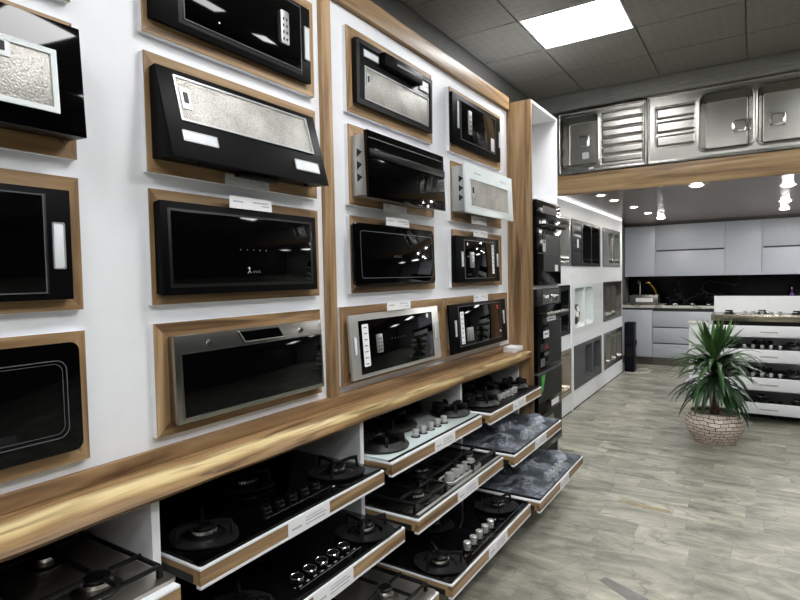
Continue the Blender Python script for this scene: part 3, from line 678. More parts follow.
cabinet('white hob cabinet beside the oven tower with two wrapped hobs', yD, PEND-.0125, [(XD[0], R1, Y(2.151), Y(2.30), yD+g, PEND-.027), (XD[1], R2, Y(2.151), Y(2.291), yD+g, PEND-.027), (XD[2], R3, Y(2.165), Y(2.285), yD+g, PEND-.027)])

# ------------------------------------------------------------------ gas hobs
def ring_pts(r, z, n=28, c=(0, 0)): return [(c[0]+r*math.cos(2*PI*i/n), c[1]+r*math.sin(2*PI*i/n), z) for i in range(n)]
def burner(t, x, y, r, z, style):
    b = MB().lathe([(.001, 0), (r*.95, 0), (r*.95, .004), (r*.62, .006), (r*.60, .016), (r*.55, .018), (.001, .018)], (x, y, z), 28).build('burner', M['cast_iron'] if style != 'steel' else M['steel_dark'], t)
    MB().lathe([(r*.40, .018), (r*.60, .018), (r*.58, .027), (r*.40, .029)], (x, y, z), 28).build('flame_ring', M['chrome'], b)
    MB().lathe([(.001, .0295), (r*.50, .0295), (r*.51, .034), (r*.44, .037), (.001, .0375)], (x, y, z), 28).build('burner_cap', M['black'], b)
    return b
def sup_wings(t, x, y, z, rot=0):
    """flat winged trivet with two upright blades"""
    p = MB(Matrix.Translation((x, y, z)) @ Matrix.Rotation(rot, 4, 'Z'))
    R = .094; pr = []
    for i in range(49):
        a = 2*PI*i/48; wv = 1+.16*abs(math.cos(a))**6; pr.append((R*wv*math.cos(a), R*wv*math.sin(a)))
    ri = .058
    o_ = [[p._v((q[0], q[1], zz)) for q in pr[:-1]] for zz in (.004, .009)]
    i_ = [[p._v((q[0]*ri/R, q[1]*ri/R, zz)) for q in pr[:-1]] for zz in (.009, .004)]
    rg = o_+i_; rg.append(rg[0]); p._quads(rg, cap=False)
    s = p.build('pan_support', M['dark_plate'], t)
    for k in range(3):
        a = rot+k*2*PI/3+.35
        MB(Matrix.Translation((x, y, z)) @ Matrix.Rotation(a, 4, 'Z')).prism([(.02, .036), (.02, .046), (.06, .054), (.086, .054), (.090, .004), (.082, .004), (.078, .040), (.058, .043)], 'y', -.004, .004).build('blade', M['cast_iron'], s)
def sup_claws(t, x, y, z, R=.115, n=6):
    """round black dish with raised claws"""
    d = MB().lathe([(R*.55, .003), (R, .003), (R*1.02, .010), (R*.97, .018), (R*.80, .034), (R*.72, .034), (R*.62, .012), (R*.55, .010)], (x, y, z), 36).build('pan_support', M['cast_iron'], t)
    for k in range(n):
        a = k*2*PI/n+.3
        MB(Matrix.Translation((x, y, z)) @ Matrix.Rotation(a, 4, 'Z')).prism([(R*.3, .046), (R*.3, .056), (R*.62, .062), (R*.86, .060), (R*.92, .018), (R*.70, .030), (R*.66, .048)], 'y', -.006, .006, bev=.001).build('claw', M['cast_iron'], d)
def sup_grate(t, x0, x1, y0, y1, z, bars):
    """rectangular cast grate with cross bars on short feet"""
    s = MB(); hz = .036
    for a, b in (((x0, y0), (x1, y0)), ((x0, y1), (x1, y1))): s.box(min(a[0], b[0]), max(a[0], b[0]), a[1]-.005, a[1]+.005, z+hz-.010, z+hz, bev=.002)
    for xx in (x0, x1): s.box(xx-.005, xx+.005, y0, y1, z+hz-.010, z+hz, bev=.002)
    for xx in (x0, x1):
        for yy in (y0, y1): s.box(xx-.006, xx+.006, yy-.006, yy+.006, z+.0015, z+hz-.004)
    o = s.build('pan_support', M['cast_iron'], t)
    for (a, b, c, d) in bars:
        MB().box(min(a, c)-.004, max(a, c)+.004, min(b, d)-.004, max(b, d)+.004, z+hz-.006, z+hz+.006, bev=.002).build('bar', M['cast_iron'], o)
def cross_bars(cx_, cy, x0, x1, y0, y1, gp=.035):
    return [(x0, cy, cx_-gp, cy), (cx_+gp, cy, x1, cy), (cx_, y0, cx_, cy-gp), (cx_, cy+gp, cx_, y1)]
def knob(t, x, y, z, style):
    if style == 'black':
        k = MB().lathe([(.001, 0), (.021, 0), (.021, .006), (.018, .008), (.0175, .020), (.016, .022), (.001, .0225)], (x, y, z), 24).build('knob', M['black'], t)
        MB().box(x-.016, x+.016, y-.002, y+.002, z+.0225, z+.026, bev=.001).build('pointer', M['black_satin'], k)
    elif style == 'ring':
        k = MB().lathe([(.001, 0), (.021, 0), (.021, .016), (.001, .0165)], (x, y, z), 24).build('knob', M['black'], t)
        MB().lathe([(.0205, .010), (.0225, .010), (.0225, .016), (.0205, .0175), (.0195, .0165)], (x, y, z), 24).build('knob_ring', M['chrome'], k)
    elif style == 'chrome':
        k = MB().lathe([(.001, 0), (.015, 0), (.013, .004), (.012, .010), (.016, .014), (.016, .034), (.014, .036), (.001, .036)], (x, y, z), 22).build('knob', M['silver'], t)
        MB().lathe([(.013, .0), (.021, .0), (.021, .003), (.013, .0035)], (x, y, z), 22).build('knob_ring', M['black'], k)
    else:
        k = MB().lathe([(.001, 0), (.024, 0), (.022, .014), (.018, .036), (.001, .037)], (x, y, z), 22).build('knob', M['silver'], t)
def hob(label, xf, yc, zt, w_, d_, top, burners, sup, kn, knobs, group='gas hobs on the pull-out trays'):
    """front edge of the plate at xf, plate lying on the tray at height zt"""
    t = thing('gas_hob', label, 'gas hob', (xf, yc, zt+.0006), 0, group)
    th = .010
    MB().slabz(-d_, 0, -w_/2, w_/2, 0, th, .008, .002).build('hob_plate', M[top], t)
    for bx, by, br in burners:
        b = burner(t, bx, by, br, th, 'steel' if top.startswith('steel') else '')
        if sup == 'wings': sup_wings(t, bx, by, th, .4+by)
        elif sup == 'claws': sup_claws(t, bx, by, th, br*1.75)
    if sup == 'grates':
        ys = sorted({round(b[1], 3) for b in burners})
        n_ = 3; gw = (w_-.05)/n_
        for i in range(n_):
            y0, y1 = -w_/2+.025+i*gw+.003, -w_/2+.025+(i+1)*gw-.003
            x0, x1 = -d_+.025, -.03 if (i != 1) else -.13
            bars = []
            for bx, by, br in burners:
                if y0 < by < y1: bars += cross_bars(bx, by, x0 if len([1 for q in burners if y0 < q[1] < y1]) < 2 or bx < -d_/2 else -d_/2, x1 if len([1 for q in burners if y0 < q[1] < y1]) < 2 or bx > -d_/2 else -d_/2, y0, y1)
            sup_grate(t, x0, x1, y0, y1, th, bars)
    for kx, ky in knobs: knob(t, kx, ky, th, kn)
    return t
def kn_row(x, y0, y1, n=5): return [(x, y0+(y1-y0)*i/(n-1)) for i in range(n)]
five = lambda s=1.0: [(-.14, -.29, .062*s), (-.37, -.29, .05*s), (-.27, .0, .07*s), (-.37, .29, .055*s), (-.14, .29, .05*s)]
mid = lambda a, b: (a+b)/2
t = hob('black glass hob with five black knobs, upper tray left of the white hob', XB[0]-.006, Y(.951), B1Z, .84, .50, 'black_glass', [(-.125, -.31, .066), (-.33, .03, .075), (-.12, .29, .06)], 'wings', 'black', kn_row(-.088, -.105, .13))
MB().box(-.052, -.0505, -.14, .17, .0101, .0106).build('knob_line', M['glass_line'], t)
t = hob('black glass hob with silver-ringed knobs, second tray left of the white hob', XB[1]-.006, Y(.951), B2Z, .84, .50, 'black_glass', [(-.10, -.28, .066), (-.33, .0, .07), (-.09, .30, .06)], 'wings', 'ring', kn_row(-.075, -.08, .155))
MB().box(-.036, -.034, -.11, .20, .0101, .0106).build('knob_line', M['zinc'], t)
for i in range(9): MB().box(-.050, -.044, -.10+i*.034, -.088+i*.034, .0101, .0106).build('knob_mark', M['zinc'], t)
t = hob('steel hob with cast grates on the lowest tray at bottom centre', XB[2]-.006, Y(.951), R3-.02, .84, .50, 'steel_hob', five(), 'grates', 'steel', [])
t = hob('steel hob with heavy grates at the lower left corner', X(-.868)-.025, mid(yA, yB)+.015, Z(-.545), .86, .50, 'steel_hob', [(-.115, .29, .062), (-.36, .285, .05), (-.26, -.02, .07), (-.36, -.29, .05), (-.14, -.29, .05)], 'grates', 'steel', [])
t = hob('white glass hob with black dish burners and chrome knobs', XC[0]-.016, mid(yC, yD), R1, .85, .50, 'white_glass', [(-.13, -.29, .068), (-.37, -.27, .06), (-.28, -.02, .082), (-.37, .28, .06), (-.13, .345, .06)], 'claws', 'chrome', kn_row(-.072, -.10, .17))
MB().box(-.004, .004, -.425, .425, .001, .009).build('front_trim', M['black'], t)
t = hob('steel hob with chrome-framed knob panel below the white glass hob', XC[1]-.006, mid(yC, yD), R2, .84, .49, 'hob_dark', [(-.10, -.27, .066), (-.36, -.27, .055), (-.24, .0, .075), (-.36, .27, .055), (-.13, .29, .05)], 'grates', 'chrome_', [(-.07, -.025+i*.056) for i in range(5)])
kp = MB().slabz(-.105, -.034, -.07, .245, .0102, .014, .033, .001).build('knob_panel', M['black'], t)
MB(Matrix(((0, 0, 1, 0), (0, 1, 0, 0), (1, 0, 0, 0), (0, 0, 0, 1)))).ringx(-.078, .253, -.113, -.026, .010, .0102, .020, .04).build('panel_rim', M['silver'], kp)
for xx in (-.012, -.004): MB().box(xx-.0025, xx+.0025, -.41, .41, .010, .013, bev=.001).build('front_moulding', M['silver'], t)
t = hob('black glass hob with tall chrome knobs on the lowest tray', XC[2]-.006, mid(yC, yD), R3, .85, .50, 'black_glass', [(-.10, -.33, .066), (-.30, -.05, .07), (-.12, .29, .062)], 'wings', 'chrome', kn_row(-.055, -.175, .065))
MB().box(-.022, -.020, -.20, .40, .0101, .0106).build('knob_line', M['glass_line'], t)
t = hob('black hob with cast iron supports on the top tray beside the oven tower', XD[0]-.006, mid(yD, PEND-.007), R1, .78, .49, 'black', [(-.12, -.26, .06), (-.36, -.26, .055), (-.25, .0, .075), (-.36, .26, .05), (-.12, .26, .05)], 'claws', 'chrome', kn_row(-.06, -.13, .11))
def film(t, w_, d_, hts, seed):
    """loose crinkled protective film lying over a wrapped hob"""
    rg = random.Random(seed); nx, ny = 44, 64; mb = MB(); G = []
    from mathutils import noise as nz
    for i in range(nx+1):
        r_ = []
        for j in range(ny+1):
            x, y = -d_+.004+(d_-.004)*i/nx, -w_/2+w_*j/ny
            e = min(i, nx-i, j, ny-j)/4.0; e = min(1, e)
            z = .014
            for (bx, by, bh, rr) in hts:
                dd = math.hypot(x-bx, y-by); z = max(z, .014+bh*max(0, 1-(dd/rr)**2)**.5 if dd < rr else 0)
            cr = abs(nz.noise(Vector((x*14+seed+y*6, y*9, 0))))*.016+abs(nz.noise(Vector((x*34-y*20, y*22+seed, 3))))*.008-.004
            r_.append(mb._v((x, y, .0125+(z-.012+max(-.001, cr+.003))*e)))
        G.append(r_)
    for i in range(nx):
        for j in range(ny): mb.bm.faces.new((G[i][j], G[i+1][j], G[i+1][j+1], G[i][j+1]))
    mb.build('protective_film', M['film'], t, angle=180)
for (xf, zt, lab, seed) in ((XD[1], R2, 'film-wrapped hob on the middle tray beside the oven tower', 3), (XD[2], R3, 'film-wrapped hob on the lowest tray beside the oven tower', 9)):
    t = hob(lab, xf-.006, mid(yD, PEND-.007), zt, .79, .50, 'black', [(-.13, -.25, .058), (-.36, -.25, .05), (-.25, .02, .065), (-.36, .26, .05), (-.13, .27, .05)], '', 'chrome_', kn_row(-.05, -.12, .12))
    film(t, .79, .50, [(-.13, -.25, .038, .07), (-.36, -.25, .036, .07), (-.25, .02, .04, .085), (-.36, .26, .036, .07), (-.13, .27, .038, .07)]+[(-.05, -.12+.06*i, .040, .028) for i in range(5)], seed)

# ------------------------------------------------------------------ oven tower
OX = X(-.88); oy0, oy1 = PEND, Y(2.925); OT = Z(.813)
tw = thing('oven_cabinet', 'tall oak-sided cabinet holding the ovens, open white niche on top', 'cabinet', (0, oy0, 0))
MB().box(XL+.005, OX, 0, .018, 0, OT, bev=.0012).build('side_panel', M['oak_z'], tw)
W2 = oy1-oy0
MB().box(XL+.005, OX, W2, W2+.018, 0, OT).build('side_panel', M['white'], tw)
MB().box(XL+.005, OX, .0182, W2-.0002, OT-.018, OT).build('top_panel', M['white'], tw)
MB().box(XL+.005, OX, .0182, W2-.0002, 1.895, 1.913).build('shelf', M['white'], tw)
MB().box(XL+.005, XL+.02, .0182, W2-.0002, 0, OT-.0182).build('back_panel', M['white'], tw)
MB().box(OX-.02, OX, .0182, W2-.0002, 1.302, 1.326).build('rail', M['white'], tw)
MB().box(OX-.03, OX-.01, .0182, W2-.0002, 0, .185).build('plinth', M['dark'], tw)
def oven(label, z0, z1, kind):
    y0, y1 = .0195, W2-.0015
    yc = (y0+y1)/2; w_ = y1-y0; h_ = z1-z0
    t = thing('built_in_oven', label, 'oven', (OX, oy0+yc, z0), 0, 'ovens in the oak-sided tower')
    U = lambda u: (u-.5)*w_
    V = lambda v: v*h_
    MB().box(-.42, -.001, U(.03), U(.97), V(.02), V(.98)).build('body', M['dark'], t)
    split = .80 if kind != 'low' else .965
    d = MB().box(0, .026, U(0), U(1), V(.0), V(split)-.002, bev=.002).build('door', M['oven_glass'], t)
    if kind != 'low': cp = MB().box(0, .024, U(0), U(1), V(split)+.001, V(1), bev=.002).build('control_panel', M['oven_glass'] if kind == 'top' else M['dark_plate'], t)
    def on(name, mat, u0, u1, v0, v1, par, n=.0012, b0=.026): return MB().box(b0, b0+n, U(u0), U(u1), V(v0), V(v1)).build(name, M[mat], par)
    if kind == 'top':
        on('window', 'dark_plate', .25, .93, .16, .61, d); on('window_bar', 'black', .02, .98, .37, .385, d, .003)
        MB().tube([(.058, U(.10), V(.71)), (.058, U(.98), V(.71))], .010, 10).build('handle', M['black_satin'], d)
        for u in (.14, .94): MB().box(.026, .058, U(u)-.006, U(u)+.006, V(.71)-.006, V(.71)+.006).build('handle_post', M['black_satin'], d)
        on('sticker', 'card', .72, .86, .165, .245, d, .0016); k = on('hang_tag', 'zinc', .22, .33, .40, .54, d, .0022); on('tag_hole', 'slot', .24, .31, .50, .53, k, .003)
        MB().tube([(.06, U(.28), V(.70)), (.045, U(.26), V(.62)), (.029, U(.27), V(.54))], .0025, 6).build('tag_cord', M['slot'], d)
        on('display', 'dark_plate', .25, .80, .86, .95, cp, .001, .024); MB().cyl((.026, U(.12), V(.74)), .012, .002, 'x').build('round_sticker', M['card'], d)
    if kind == 'mid':
        MB().tube([(.070, U(.08), V(.70)), (.070, U(1.0), V(.70))], .011, 10).build('handle', M['steel'], d)
        for u in (.14, .95): MB().box(.026, .070, U(u)-.008, U(u)+.008, V(.70)-.008, V(.70)+.008).build('handle_post', M['steel'], d)
        on('panel_face', 'steel_dark', .22, .92, .81, .985, cp, .0012, .024)
        for u in (.43, .72):
            k = MB().cyl((.0253, U(u), V(.88)), .022, .012, 'x', seg=22).build('knob', M['chrome'], cp); MB().box(.037, .050, U(u)-.004, U(u)+.004, V(.88)-.018, V(.88)+.018, bev=.002).build('knob_grip', M['chrome'], k)
        on('window', 'dark_plate', .44, .95, .04, .58, d)
        k = on('sticker', 'card', .37, .74, .59, .645, d); on('print', 'print', .42, .7, .61, .622, k, .0016)
        k = on('sticker', 'card', .22, .44, .39, .48, d); on('print', 'print', .26, .4, .43, .45, k, .0016)
        k = on('sticker', 'dark_plate', .10, .46, .24, .33, d, .001); MB().prism([(U(.26), V(.255)), (U(.42), V(.255)), (U(.34), V(.325))], 'x', .027, .0276).build('red_mark', M['red'], k)
        on('sticker', 'glass_line', .26, .44, .17, .21, d); on('sticker', 'glass_line', .10, .27, .05, .15, d)
    if kind == 'low':
        on('upper_band', 'black', .0, 1, .62, .964, d, .001)
        k = on('card', 'card', .53, .85, .50, .575, d); 
        MB().prism([(U(.12), V(.94)), (U(.28), V(.96)), (U(.24), V(.86)), (U(.17), V(.74)), (U(.13), V(.74))], 'x', .0272, .0278).build('green_tape', M['green'], d)
        on('window', 'dark_plate', .1, .95, .06, .46, d); on('window_sticker', 'khaki', .30, .62, .10, .40, d, .0018)
        MB().box(0, .027, U(0), U(1), V(.968), V(.985)).build('top_strip', M['glass_line'], t)
oven('black oven with a hang tag on its handle, top of the tower', 1.327, 1.893, 'top')
oven('oven with two chrome knobs and a steel bar handle, middle of the tower', .748, 1.300, 'mid')
oven('black oven with a green tape strip and white card, foot of the tower', .19, .745, 'low')

# ------------------------------------------------------------------ sinks
def sstep(t): t = max(0, min(1, t)); return t*t*(3-2*t)
def sd(u, v, b, r):
    cu, cv, hu, hv = (b[0]+b[1])/2, (b[2]+b[3])/2, (b[1]-b[0])/2-r, (b[3]-b[2])/2-r
    du, dv = abs(u-cu)-hu, abs(v-cv)-hv
    return math.hypot(max(du, 0), max(dv, 0))+min(max(du, dv), 0)-r
def sink(label, loc, rz, w_, h_, bowls, mat, drain=None, drainers=(), res=.012, group=None, drain_sq=False, holes=(), rcorner=.03):
    """pressed sink standing upright: local x is out of the face, y along, z up; bowls recede"""
    t = thing('kitchen_sink', label, 'sink', loc, rz, group)
    nu, nv = max(8, int(w_/res)), max(8, int(h_/res))
    def hgt(u, v):
        x = .004; e = min(u, w_-u, v, h_-v); part = 'rim'
        x += .006*(1-abs(min(e, .016)-.008)/.008) if e < .016 else 0
        for d in drainers:
            s = sd(u, v, d['b'], .01)
            if s < .004:
                part = 'drainer'; x += -.004*sstep(-s/.01+.3)
                n = d['n']; q = (v-d['b'][2])/(d['b'][3]-d['b'][2])*n; fr = q-math.floor(q)
                if d['style'] == 'groove': x += .010*sstep((1-abs(fr-.5)*2)/.35)-.006 if s < -.01 else 0
                else:
                    ku = (u-d['b'][0])/(d['b'][1]-d['b'][0])
                    if .05 < ku < .95: x += .008*sstep((1-abs(fr-.5)*2-.22)/.2)
        for i, b in enumerate(bowls):
            s = sd(u, v, b[:4], b[5] if len(b) > 5 else .04)
            if -.0 > s-.014 and s > -.012 and len(b) > 4: x += .004*(1-abs(s)/.014)
            if s < 0: part = 'bowl%d' % i; x += -b[4]*sstep(-s/(.035 if b[4] > .05 else .02))
        return x, part
    V = {}; mbs = {}; vm = {}
    H_ = [[hgt(w_*i/nu, h_*j/nv) for j in range(nv+1)] for i in range(nu+1)]
    for i in range(nu):
        for j in range(nv):
            pr = hgt(w_*(i+.5)/nu, h_*(j+.5)/nv)[1]
            if pr not in mbs: mbs[pr] = MB(); vm[pr] = {}
            vs_ = []
            for a, b in ((i, j), (i+1, j), (i+1, j+1), (i, j+1)):
                if (a, b) not in vm[pr]: vm[pr][(a, b)] = mbs[pr]._v((H_[a][b][0], w_*a/nu-w_/2, h_*b/nv))
                vs_.append(vm[pr][(a, b)])
            mbs[pr].bm.faces.new(vs_)
    # folded edge so that the sheet has thickness
    mbs['rim'].ringx(-w_/2, w_/2, 0, h_, .004, -.004, .0045)
    for k, mb in mbs.items(): mb.build('bowl' if k.startswith('bowl') else k, mat, t, angle=180 if k != 'rim' else 60)
    for i, b in enumerate(bowls):
        if not drain: break
        cu, cv = (b[0]+b[1])/2-w_/2, (b[2]+b[3])/2; x0 = .004-b[4]
        if drain_sq:
            cu += drain_sq[i][0]; cv += drain_sq[i][1]
            d = MB().plate(cu-.05, cu+.05, cv-.05, cv+.05, x0+.001, x0+.006, .006, .002).build('drain', M['chrome'], t)
            MB().plate(cu-.036, cu+.036, cv-.036, cv+.036, x0+.006, x0+.0065, .003).build('drain_cover', M['steel_dark'], d)
        else:
            d = MB().cyl((x0+.001, cu, cv), .045, .005, 'x', seg=24).build('drain', M['chrome'], t)
            MB().cyl((x0+.006, cu, cv), .03, .001, 'x').build('drain_cover', M['slot'], d)
    return t
# sink display wall (white, with cut-outs)
DX = X(-1.12)
rowz = [(-.86, -.535), (-.43, -.08), (.055, .398)]
cells = {0: [(3.25, 4.02), (4.11, 4.96), (5.06, 5.84)], 1: [(3.25, 4.0), (4.06, 4.98), (5.05, 5.82)], 2: [(3.25, 4.03), (4.055, 4.93), (5.03, 5.76)]}
DY0, DY1 = oy1+.02, Y(5.88)
wl = MB()
zs = 0.0
for r in range(3):
    z0, z1 = Z(rowz[r][0])+.012, Z(rowz[r][1])-.012
    wl.box(DX-.02, DX, DY0, DY1, zs, z0)
    ya = DY0
    for a, b in cells[r]:
        wl.box(DX-.02, DX, ya, Y(a)+.012, z0, z1); ya = Y(b)-.012
    wl.box(DX-.02, DX, ya, DY1, z0, z1); zs = z1
wl.box(DX-.02, DX, DY0, DY1, zs, LOW)
wl.box(XL+.001, DX-.0202, DY1-.02, DY1, 0, LOW)
struct('wall_alcove', wl, M['white'])
struct('trim_3', MB().box(DX+.0002, DX+.012, Y(4.045)-.012, Y(4.045)+.012, 0, Z(.0)), M['white'])
struct('baseboard_alcove', MB().box(DX+.0002, DX+.006, DY0, DY1, 0, .008), M['dark'])
led_o = MB().box(DX+.002, DX+.010, DY0+.3, DY1-.05, LOW-.016, LOW-.008).build('led_strip', M['led'])
tag(led_o, 'glowing white strip light along the top of the sink wall', 'strip light')
def wall_sink(r, c, label, mat, bowls, **k):
    a, b = cells[r][c]; w_, z0, z1 = Y(b)-Y(a), Z(rowz[r][0]), Z(rowz[r][1]); h_ = z1-z0
    bw = [(x0*w_, x1*w_, y0*h_, y1*h_, d) for x0, x1, y0, y1, d in bowls]
    dr = [dict(b=(x0*w_, x1*w_, y0*h_, y1*h_), n=n, style='groove') for x0, x1, y0, y1, n in k.pop('drainers', ())]
    return sink(label, (DX+.0045, Y((a+b)/2), z0), 0, w_, h_, bw, mat, drainers=dr, res=.018, group='sinks set in the white sink wall', **k)
B2 = [(.08, .47, .1, .9, .15), (.53, .92, .1, .9, .15)]
wall_sink(2, 0, 'steel sink half hidden behind the top oven', M['steel'], [(.5, .93, .1, .9, .15)], drainers=[(.05, .46, .1, .9, 6)])
t = wall_sink(2, 1, 'black composite double sink in the top row of the sink wall', M['black_granite'], [(.35, .63, .08, .92, .16), (.66, .95, .08, .92, .16)], drainers=[(.05, .30, .1, .9, 4)])
MB().plate(-.42, -.36, .19, .28, .0045, .0062).build('price_sticker', M['card'], t)
wall_sink(2, 2, 'steel double sink at the right end of the top row', M['steel'], [(.30, .58, .1, .9, .15), (.63, .93, .1, .9, .15)])
wall_sink(1, 0, 'black sink half hidden behind the middle oven', M['black_granite'], [(.5, .93, .5, .9, .1), (.5, .93, .1, .42, .1)])
wall_sink(1, 1, 'white double sink holding a crumpled bag', M['white_enamel'], [(.06, .36, .08, .92, .16), (.40, .66, .08, .92, .16)], drainers=[(.70, .95, .1, .9, 3)])
wall_sink(1, 2, 'steel double sink with a dark slotted end, middle row', M['steel_dark'], [(.06, .34, .1, .9, .15), (.38, .64, .1, .9, .15)], drainers=[(.68, .96, .1, .9, 4)])
wall_sink(0, 0, 'warm steel sink half hidden behind the bottom oven', M['beige_steel'], [(.5, .93, .1, .9, .15)])
wall_sink(0, 1, 'dark grey composite double sink in the bottom row', M['grey_granite'], [(.36, .60, .08, .92, .17), (.66, .94, .08, .92, .17)], drainers=[(.05, .32, .1, .9, 9)])
wall_sink(0, 2, 'steel triple-bowl sink at the right end of the bottom row', M['steel'], [(.08, .30, .1, .9, .12), (.36, .62, .1, .9, .16), (.68, .93, .1, .9, .16)])
# crumpled bag in the white sink
from mathutils import noise as nz
mb = MB(); bmesh.ops.create_icosphere(mb.bm, subdivisions=4, radius=1)
for v in mb.bm.verts:
    p = v.co.copy(); k = 1+.28*nz.noise(p*2.3)+.14*nz.noise(p*6)
    v.co = Vector((p.x*.045*k, p.y*.085*k, max(-.09, p.z*.12*k)))
def bag_mat():
    m, n, l, b = new_mat('white and black printed bag'); b.inputs['Roughness'].default_value = .3
    tc = n.new('ShaderNodeTexCoord'); t = n.new('ShaderNodeTexNoise'); t.inputs['Scale'].default_value = 13; t.inputs['Detail'].default_value = 3; l.new(tc.outputs['Object'], t.inputs['Vector'])
    r = n.new('ShaderNodeValToRGB'); r.color_ramp.interpolation = 'CONSTANT'; r.color_ramp.elements[0].color = lin((60, 60, 58)); r.color_ramp.elements[1].position = .5; r.color_ramp.elements[1].color = lin((214, 214, 210)); l.new(t.outputs['Fac'], r.inputs['Fac']); l.new(r.outputs['Color'], b.inputs['Base Color'])
    return m
wz = Z(rowz[1][0])
tag(mb.build('plastic_bag', bag_mat(), loc=(DX-.05, Y(4.06)+.30, wz+.155), angle=180), 'crumpled black and white plastic bag inside the white sink', 'bag')

# ------------------------------------------------------------------ loft with big sinks, lowered ceiling
struct('trim_4', MB().box(DX-.02, XR, LOFT_Y, LOFT_Y+.04, LOW-.03, 2.285, bev=.002), M['oak_x'])
lc = MB().box(XL, XR, LOFT_Y+.04, YF, LOW+.02, LOW+.03); yy = LOFT_Y+.041
while yy < YF-.01:
    lc.box(XL, XR, yy, min(yy+.196, YF), LOW, LOW+.02); yy += .2
struct('ceiling_lowered', lc, M['planks'], smooth=False)
struct('wall_loft', MB().box(XL, XR, LOFT_Y+.19, LOFT_Y+.23, 2.172, 2.98), M['fascia'])
fz = MB().box(XL, XR, LOFT_Y-.01, LOFT_Y+.06, 2.862, H)
for q in (2.872, 2.90, 2.925): fz.tube([(XL, LOFT_Y-.012, q), (XR, LOFT_Y-.012, q)], .006, 8)
struct('trim_5', fz, M['fascia'])
dr = dict(b=(.36, .66, .05, .50), n=6, style='groove')
t = sink('steel single-bowl sink with ribbed drainer, left of the two over the beam', (.26, LOFT_Y+.011, 2.297), -PI/2, .74, .545,
     [(.03, .35, .06, .50, .13, .045)], M['steel'], True, [dict(b=(.37, .71, .05, .50), n=6, style='groove')], .006, 'sinks standing on the loft beam', [(.0, .02)])
MB().plate(-.19, -.13, .14, .20, -.122, -.1205, .012).build('sticker', M['card'], t)
MB().plate(-.10, -.06, .018, .036, .011, .0125, .002).build('sticker', M['card'], t)
t = sink('long steel double-bowl sink with three raised drainer pads, right over the beam', (1.236, LOFT_Y+.011, 2.297), -PI/2, 1.20, .56,
     [(.385, .745, .06, .50, .14, .05), (.775, 1.135, .06, .50, .14, .05)], M['steel'], True, [dict(b=(.06, .36, .12, .46), n=3, style='pads')], .006, 'sinks standing on the loft beam', [(.09, -.03), (-.05, -.02)])
t = sink('steel double-bowl sink at the right edge over the beam', (2.50, LOFT_Y+.011, 2.297), -PI/2, 1.20, .56,
     [(.385, .745, .06, .50, .14, .05), (.775, 1.135, .06, .50, .14, .05)], M['steel'], True, [dict(b=(.06, .36, .12, .46), n=3, style='pads')], .012, 'sinks standing on the loft beam', [(0, 0), (0, 0)]) if False else None
dls = [(-.883, 3.935, 'small'), (-.866, 4.265, 'small'), (-.826, 4.82, 'small'), (-.807, 5.39, 'small'), (-.304, 3.87, 'big'), (-.775, 5.95, 'big'), (.17, 4.25, 'big'), (.195, 5.2, 'big'), (.21, 5.85, 'big')]
dlab = ['nearest of the four small lamps along the sink wall', 'second of the small lamps along the sink wall', 'third of the small lamps along the sink wall', 'farthest of the small lamps along the sink wall', 'bright lamp just behind the oak beam, above the plant', 'bright lamp before the left wall cabinets', 'lamp behind the beam at the right edge', 'middle lamp of the right-hand row', 'farthest lamp of the right-hand row']
M['downdim'] = emit('small lamp lens', (255, 252, 245), DOWN_POWER*.35)
for (a, b, k), lb in zip(dls, dlab):
    t = thing('downlight', 'round ceiling downlight, ' + lb, 'downlight', (X(a), Y(b), LOW), 0, 'downlights in the lowered ceiling')
    r = .05 if k == 'big' else .04
    MB().lathe([(r*.8, -.001), (r*1.25, -.001), (r*1.2, -.005), (r*.85, -.006), (r*.8, -.001)], seg=24).build('bezel', M['white'], t)
    MB().cyl((0, 0, -.012 if k == 'big' else -.004), r*.78, .011 if k == 'big' else .003, seg=24).build('lens', M['downlamp'] if k == 'big' else M['downdim'], t)

for a, b in ((2.7, 8.0), (4.3, 8.0)):  # unseen panels added to brighten the back kitchen
    t = thing('ceiling_light', 'added white light panel brightening the kitchen, unseen beyond the right edge', 'ceiling light', (a, b, LOW), 0, 'added kitchen light panels')
    MB().box(-.31, .31, -.31, .31, -.010, -.0005).build('frame', M['white'], t)
    MB().box(-.29, .29, -.29, .29, -.013, -.0102).build('diffuser', M['panel_lamp'], t)
# ------------------------------------------------------------------ back kitchen
UY = 9.27; UZ0, UZ1 = Z(-.047), 2.105
sc = UY/Y(6.48)
ux = [X(v*sc) for v in (-1.215, -.902, -.255, .055, .75, 1.1)]
def wall_cab(x0, x1, flaps, label):
    t = thing('wall_cabinet', label, 'wall cabinet', ((x0+x1)/2, UY, UZ0), 0, 'grey wall cabinets')
    hw = (x1-x0)/2; hh = UZ1-UZ0
    MB().box(-hw+.001, hw-.001, .02, YF-UY-.002, 0, hh).build('carcass', M['grey_front'], t)
    if flaps:
        mz = hh*.50
        for a, b in ((0, mz-.012), (mz+.012, hh)): MB().box(-hw+.003, hw-.003, 0, .019, a+.001, b-.001, bev=.001).build('door', M['grey_front'], t)
        MB().box(-hw+.02, hw-.01, .004, .018, mz-.011, mz+.011).build('handle', M['handle_dark'], t)
    else: MB().box(-hw+.003, hw-.003, 0, .019, .001, hh-.001, bev=.001).build('door', M['grey_front'], t)
wall_cab(max(ux[0], XL+.01), ux[1], False, 'narrow grey wall cabinet in the left corner above the small sink')
wall_cab(ux[1], ux[2], True, 'wide grey wall cabinet with two flap doors above the counter')
wall_cab(ux[2], ux[3], False, 'tall single-door grey wall cabinet right of the wide one')
wall_cab(ux[3], ux[4], True, 'grey wall cabinet with two flap doors cut by the right edge')
struct('trim_6', MB().box(XL+.002, 3.4, UY+.01, YF-.002, UZ1+.002, LOW-.001), M['handle_dark'])
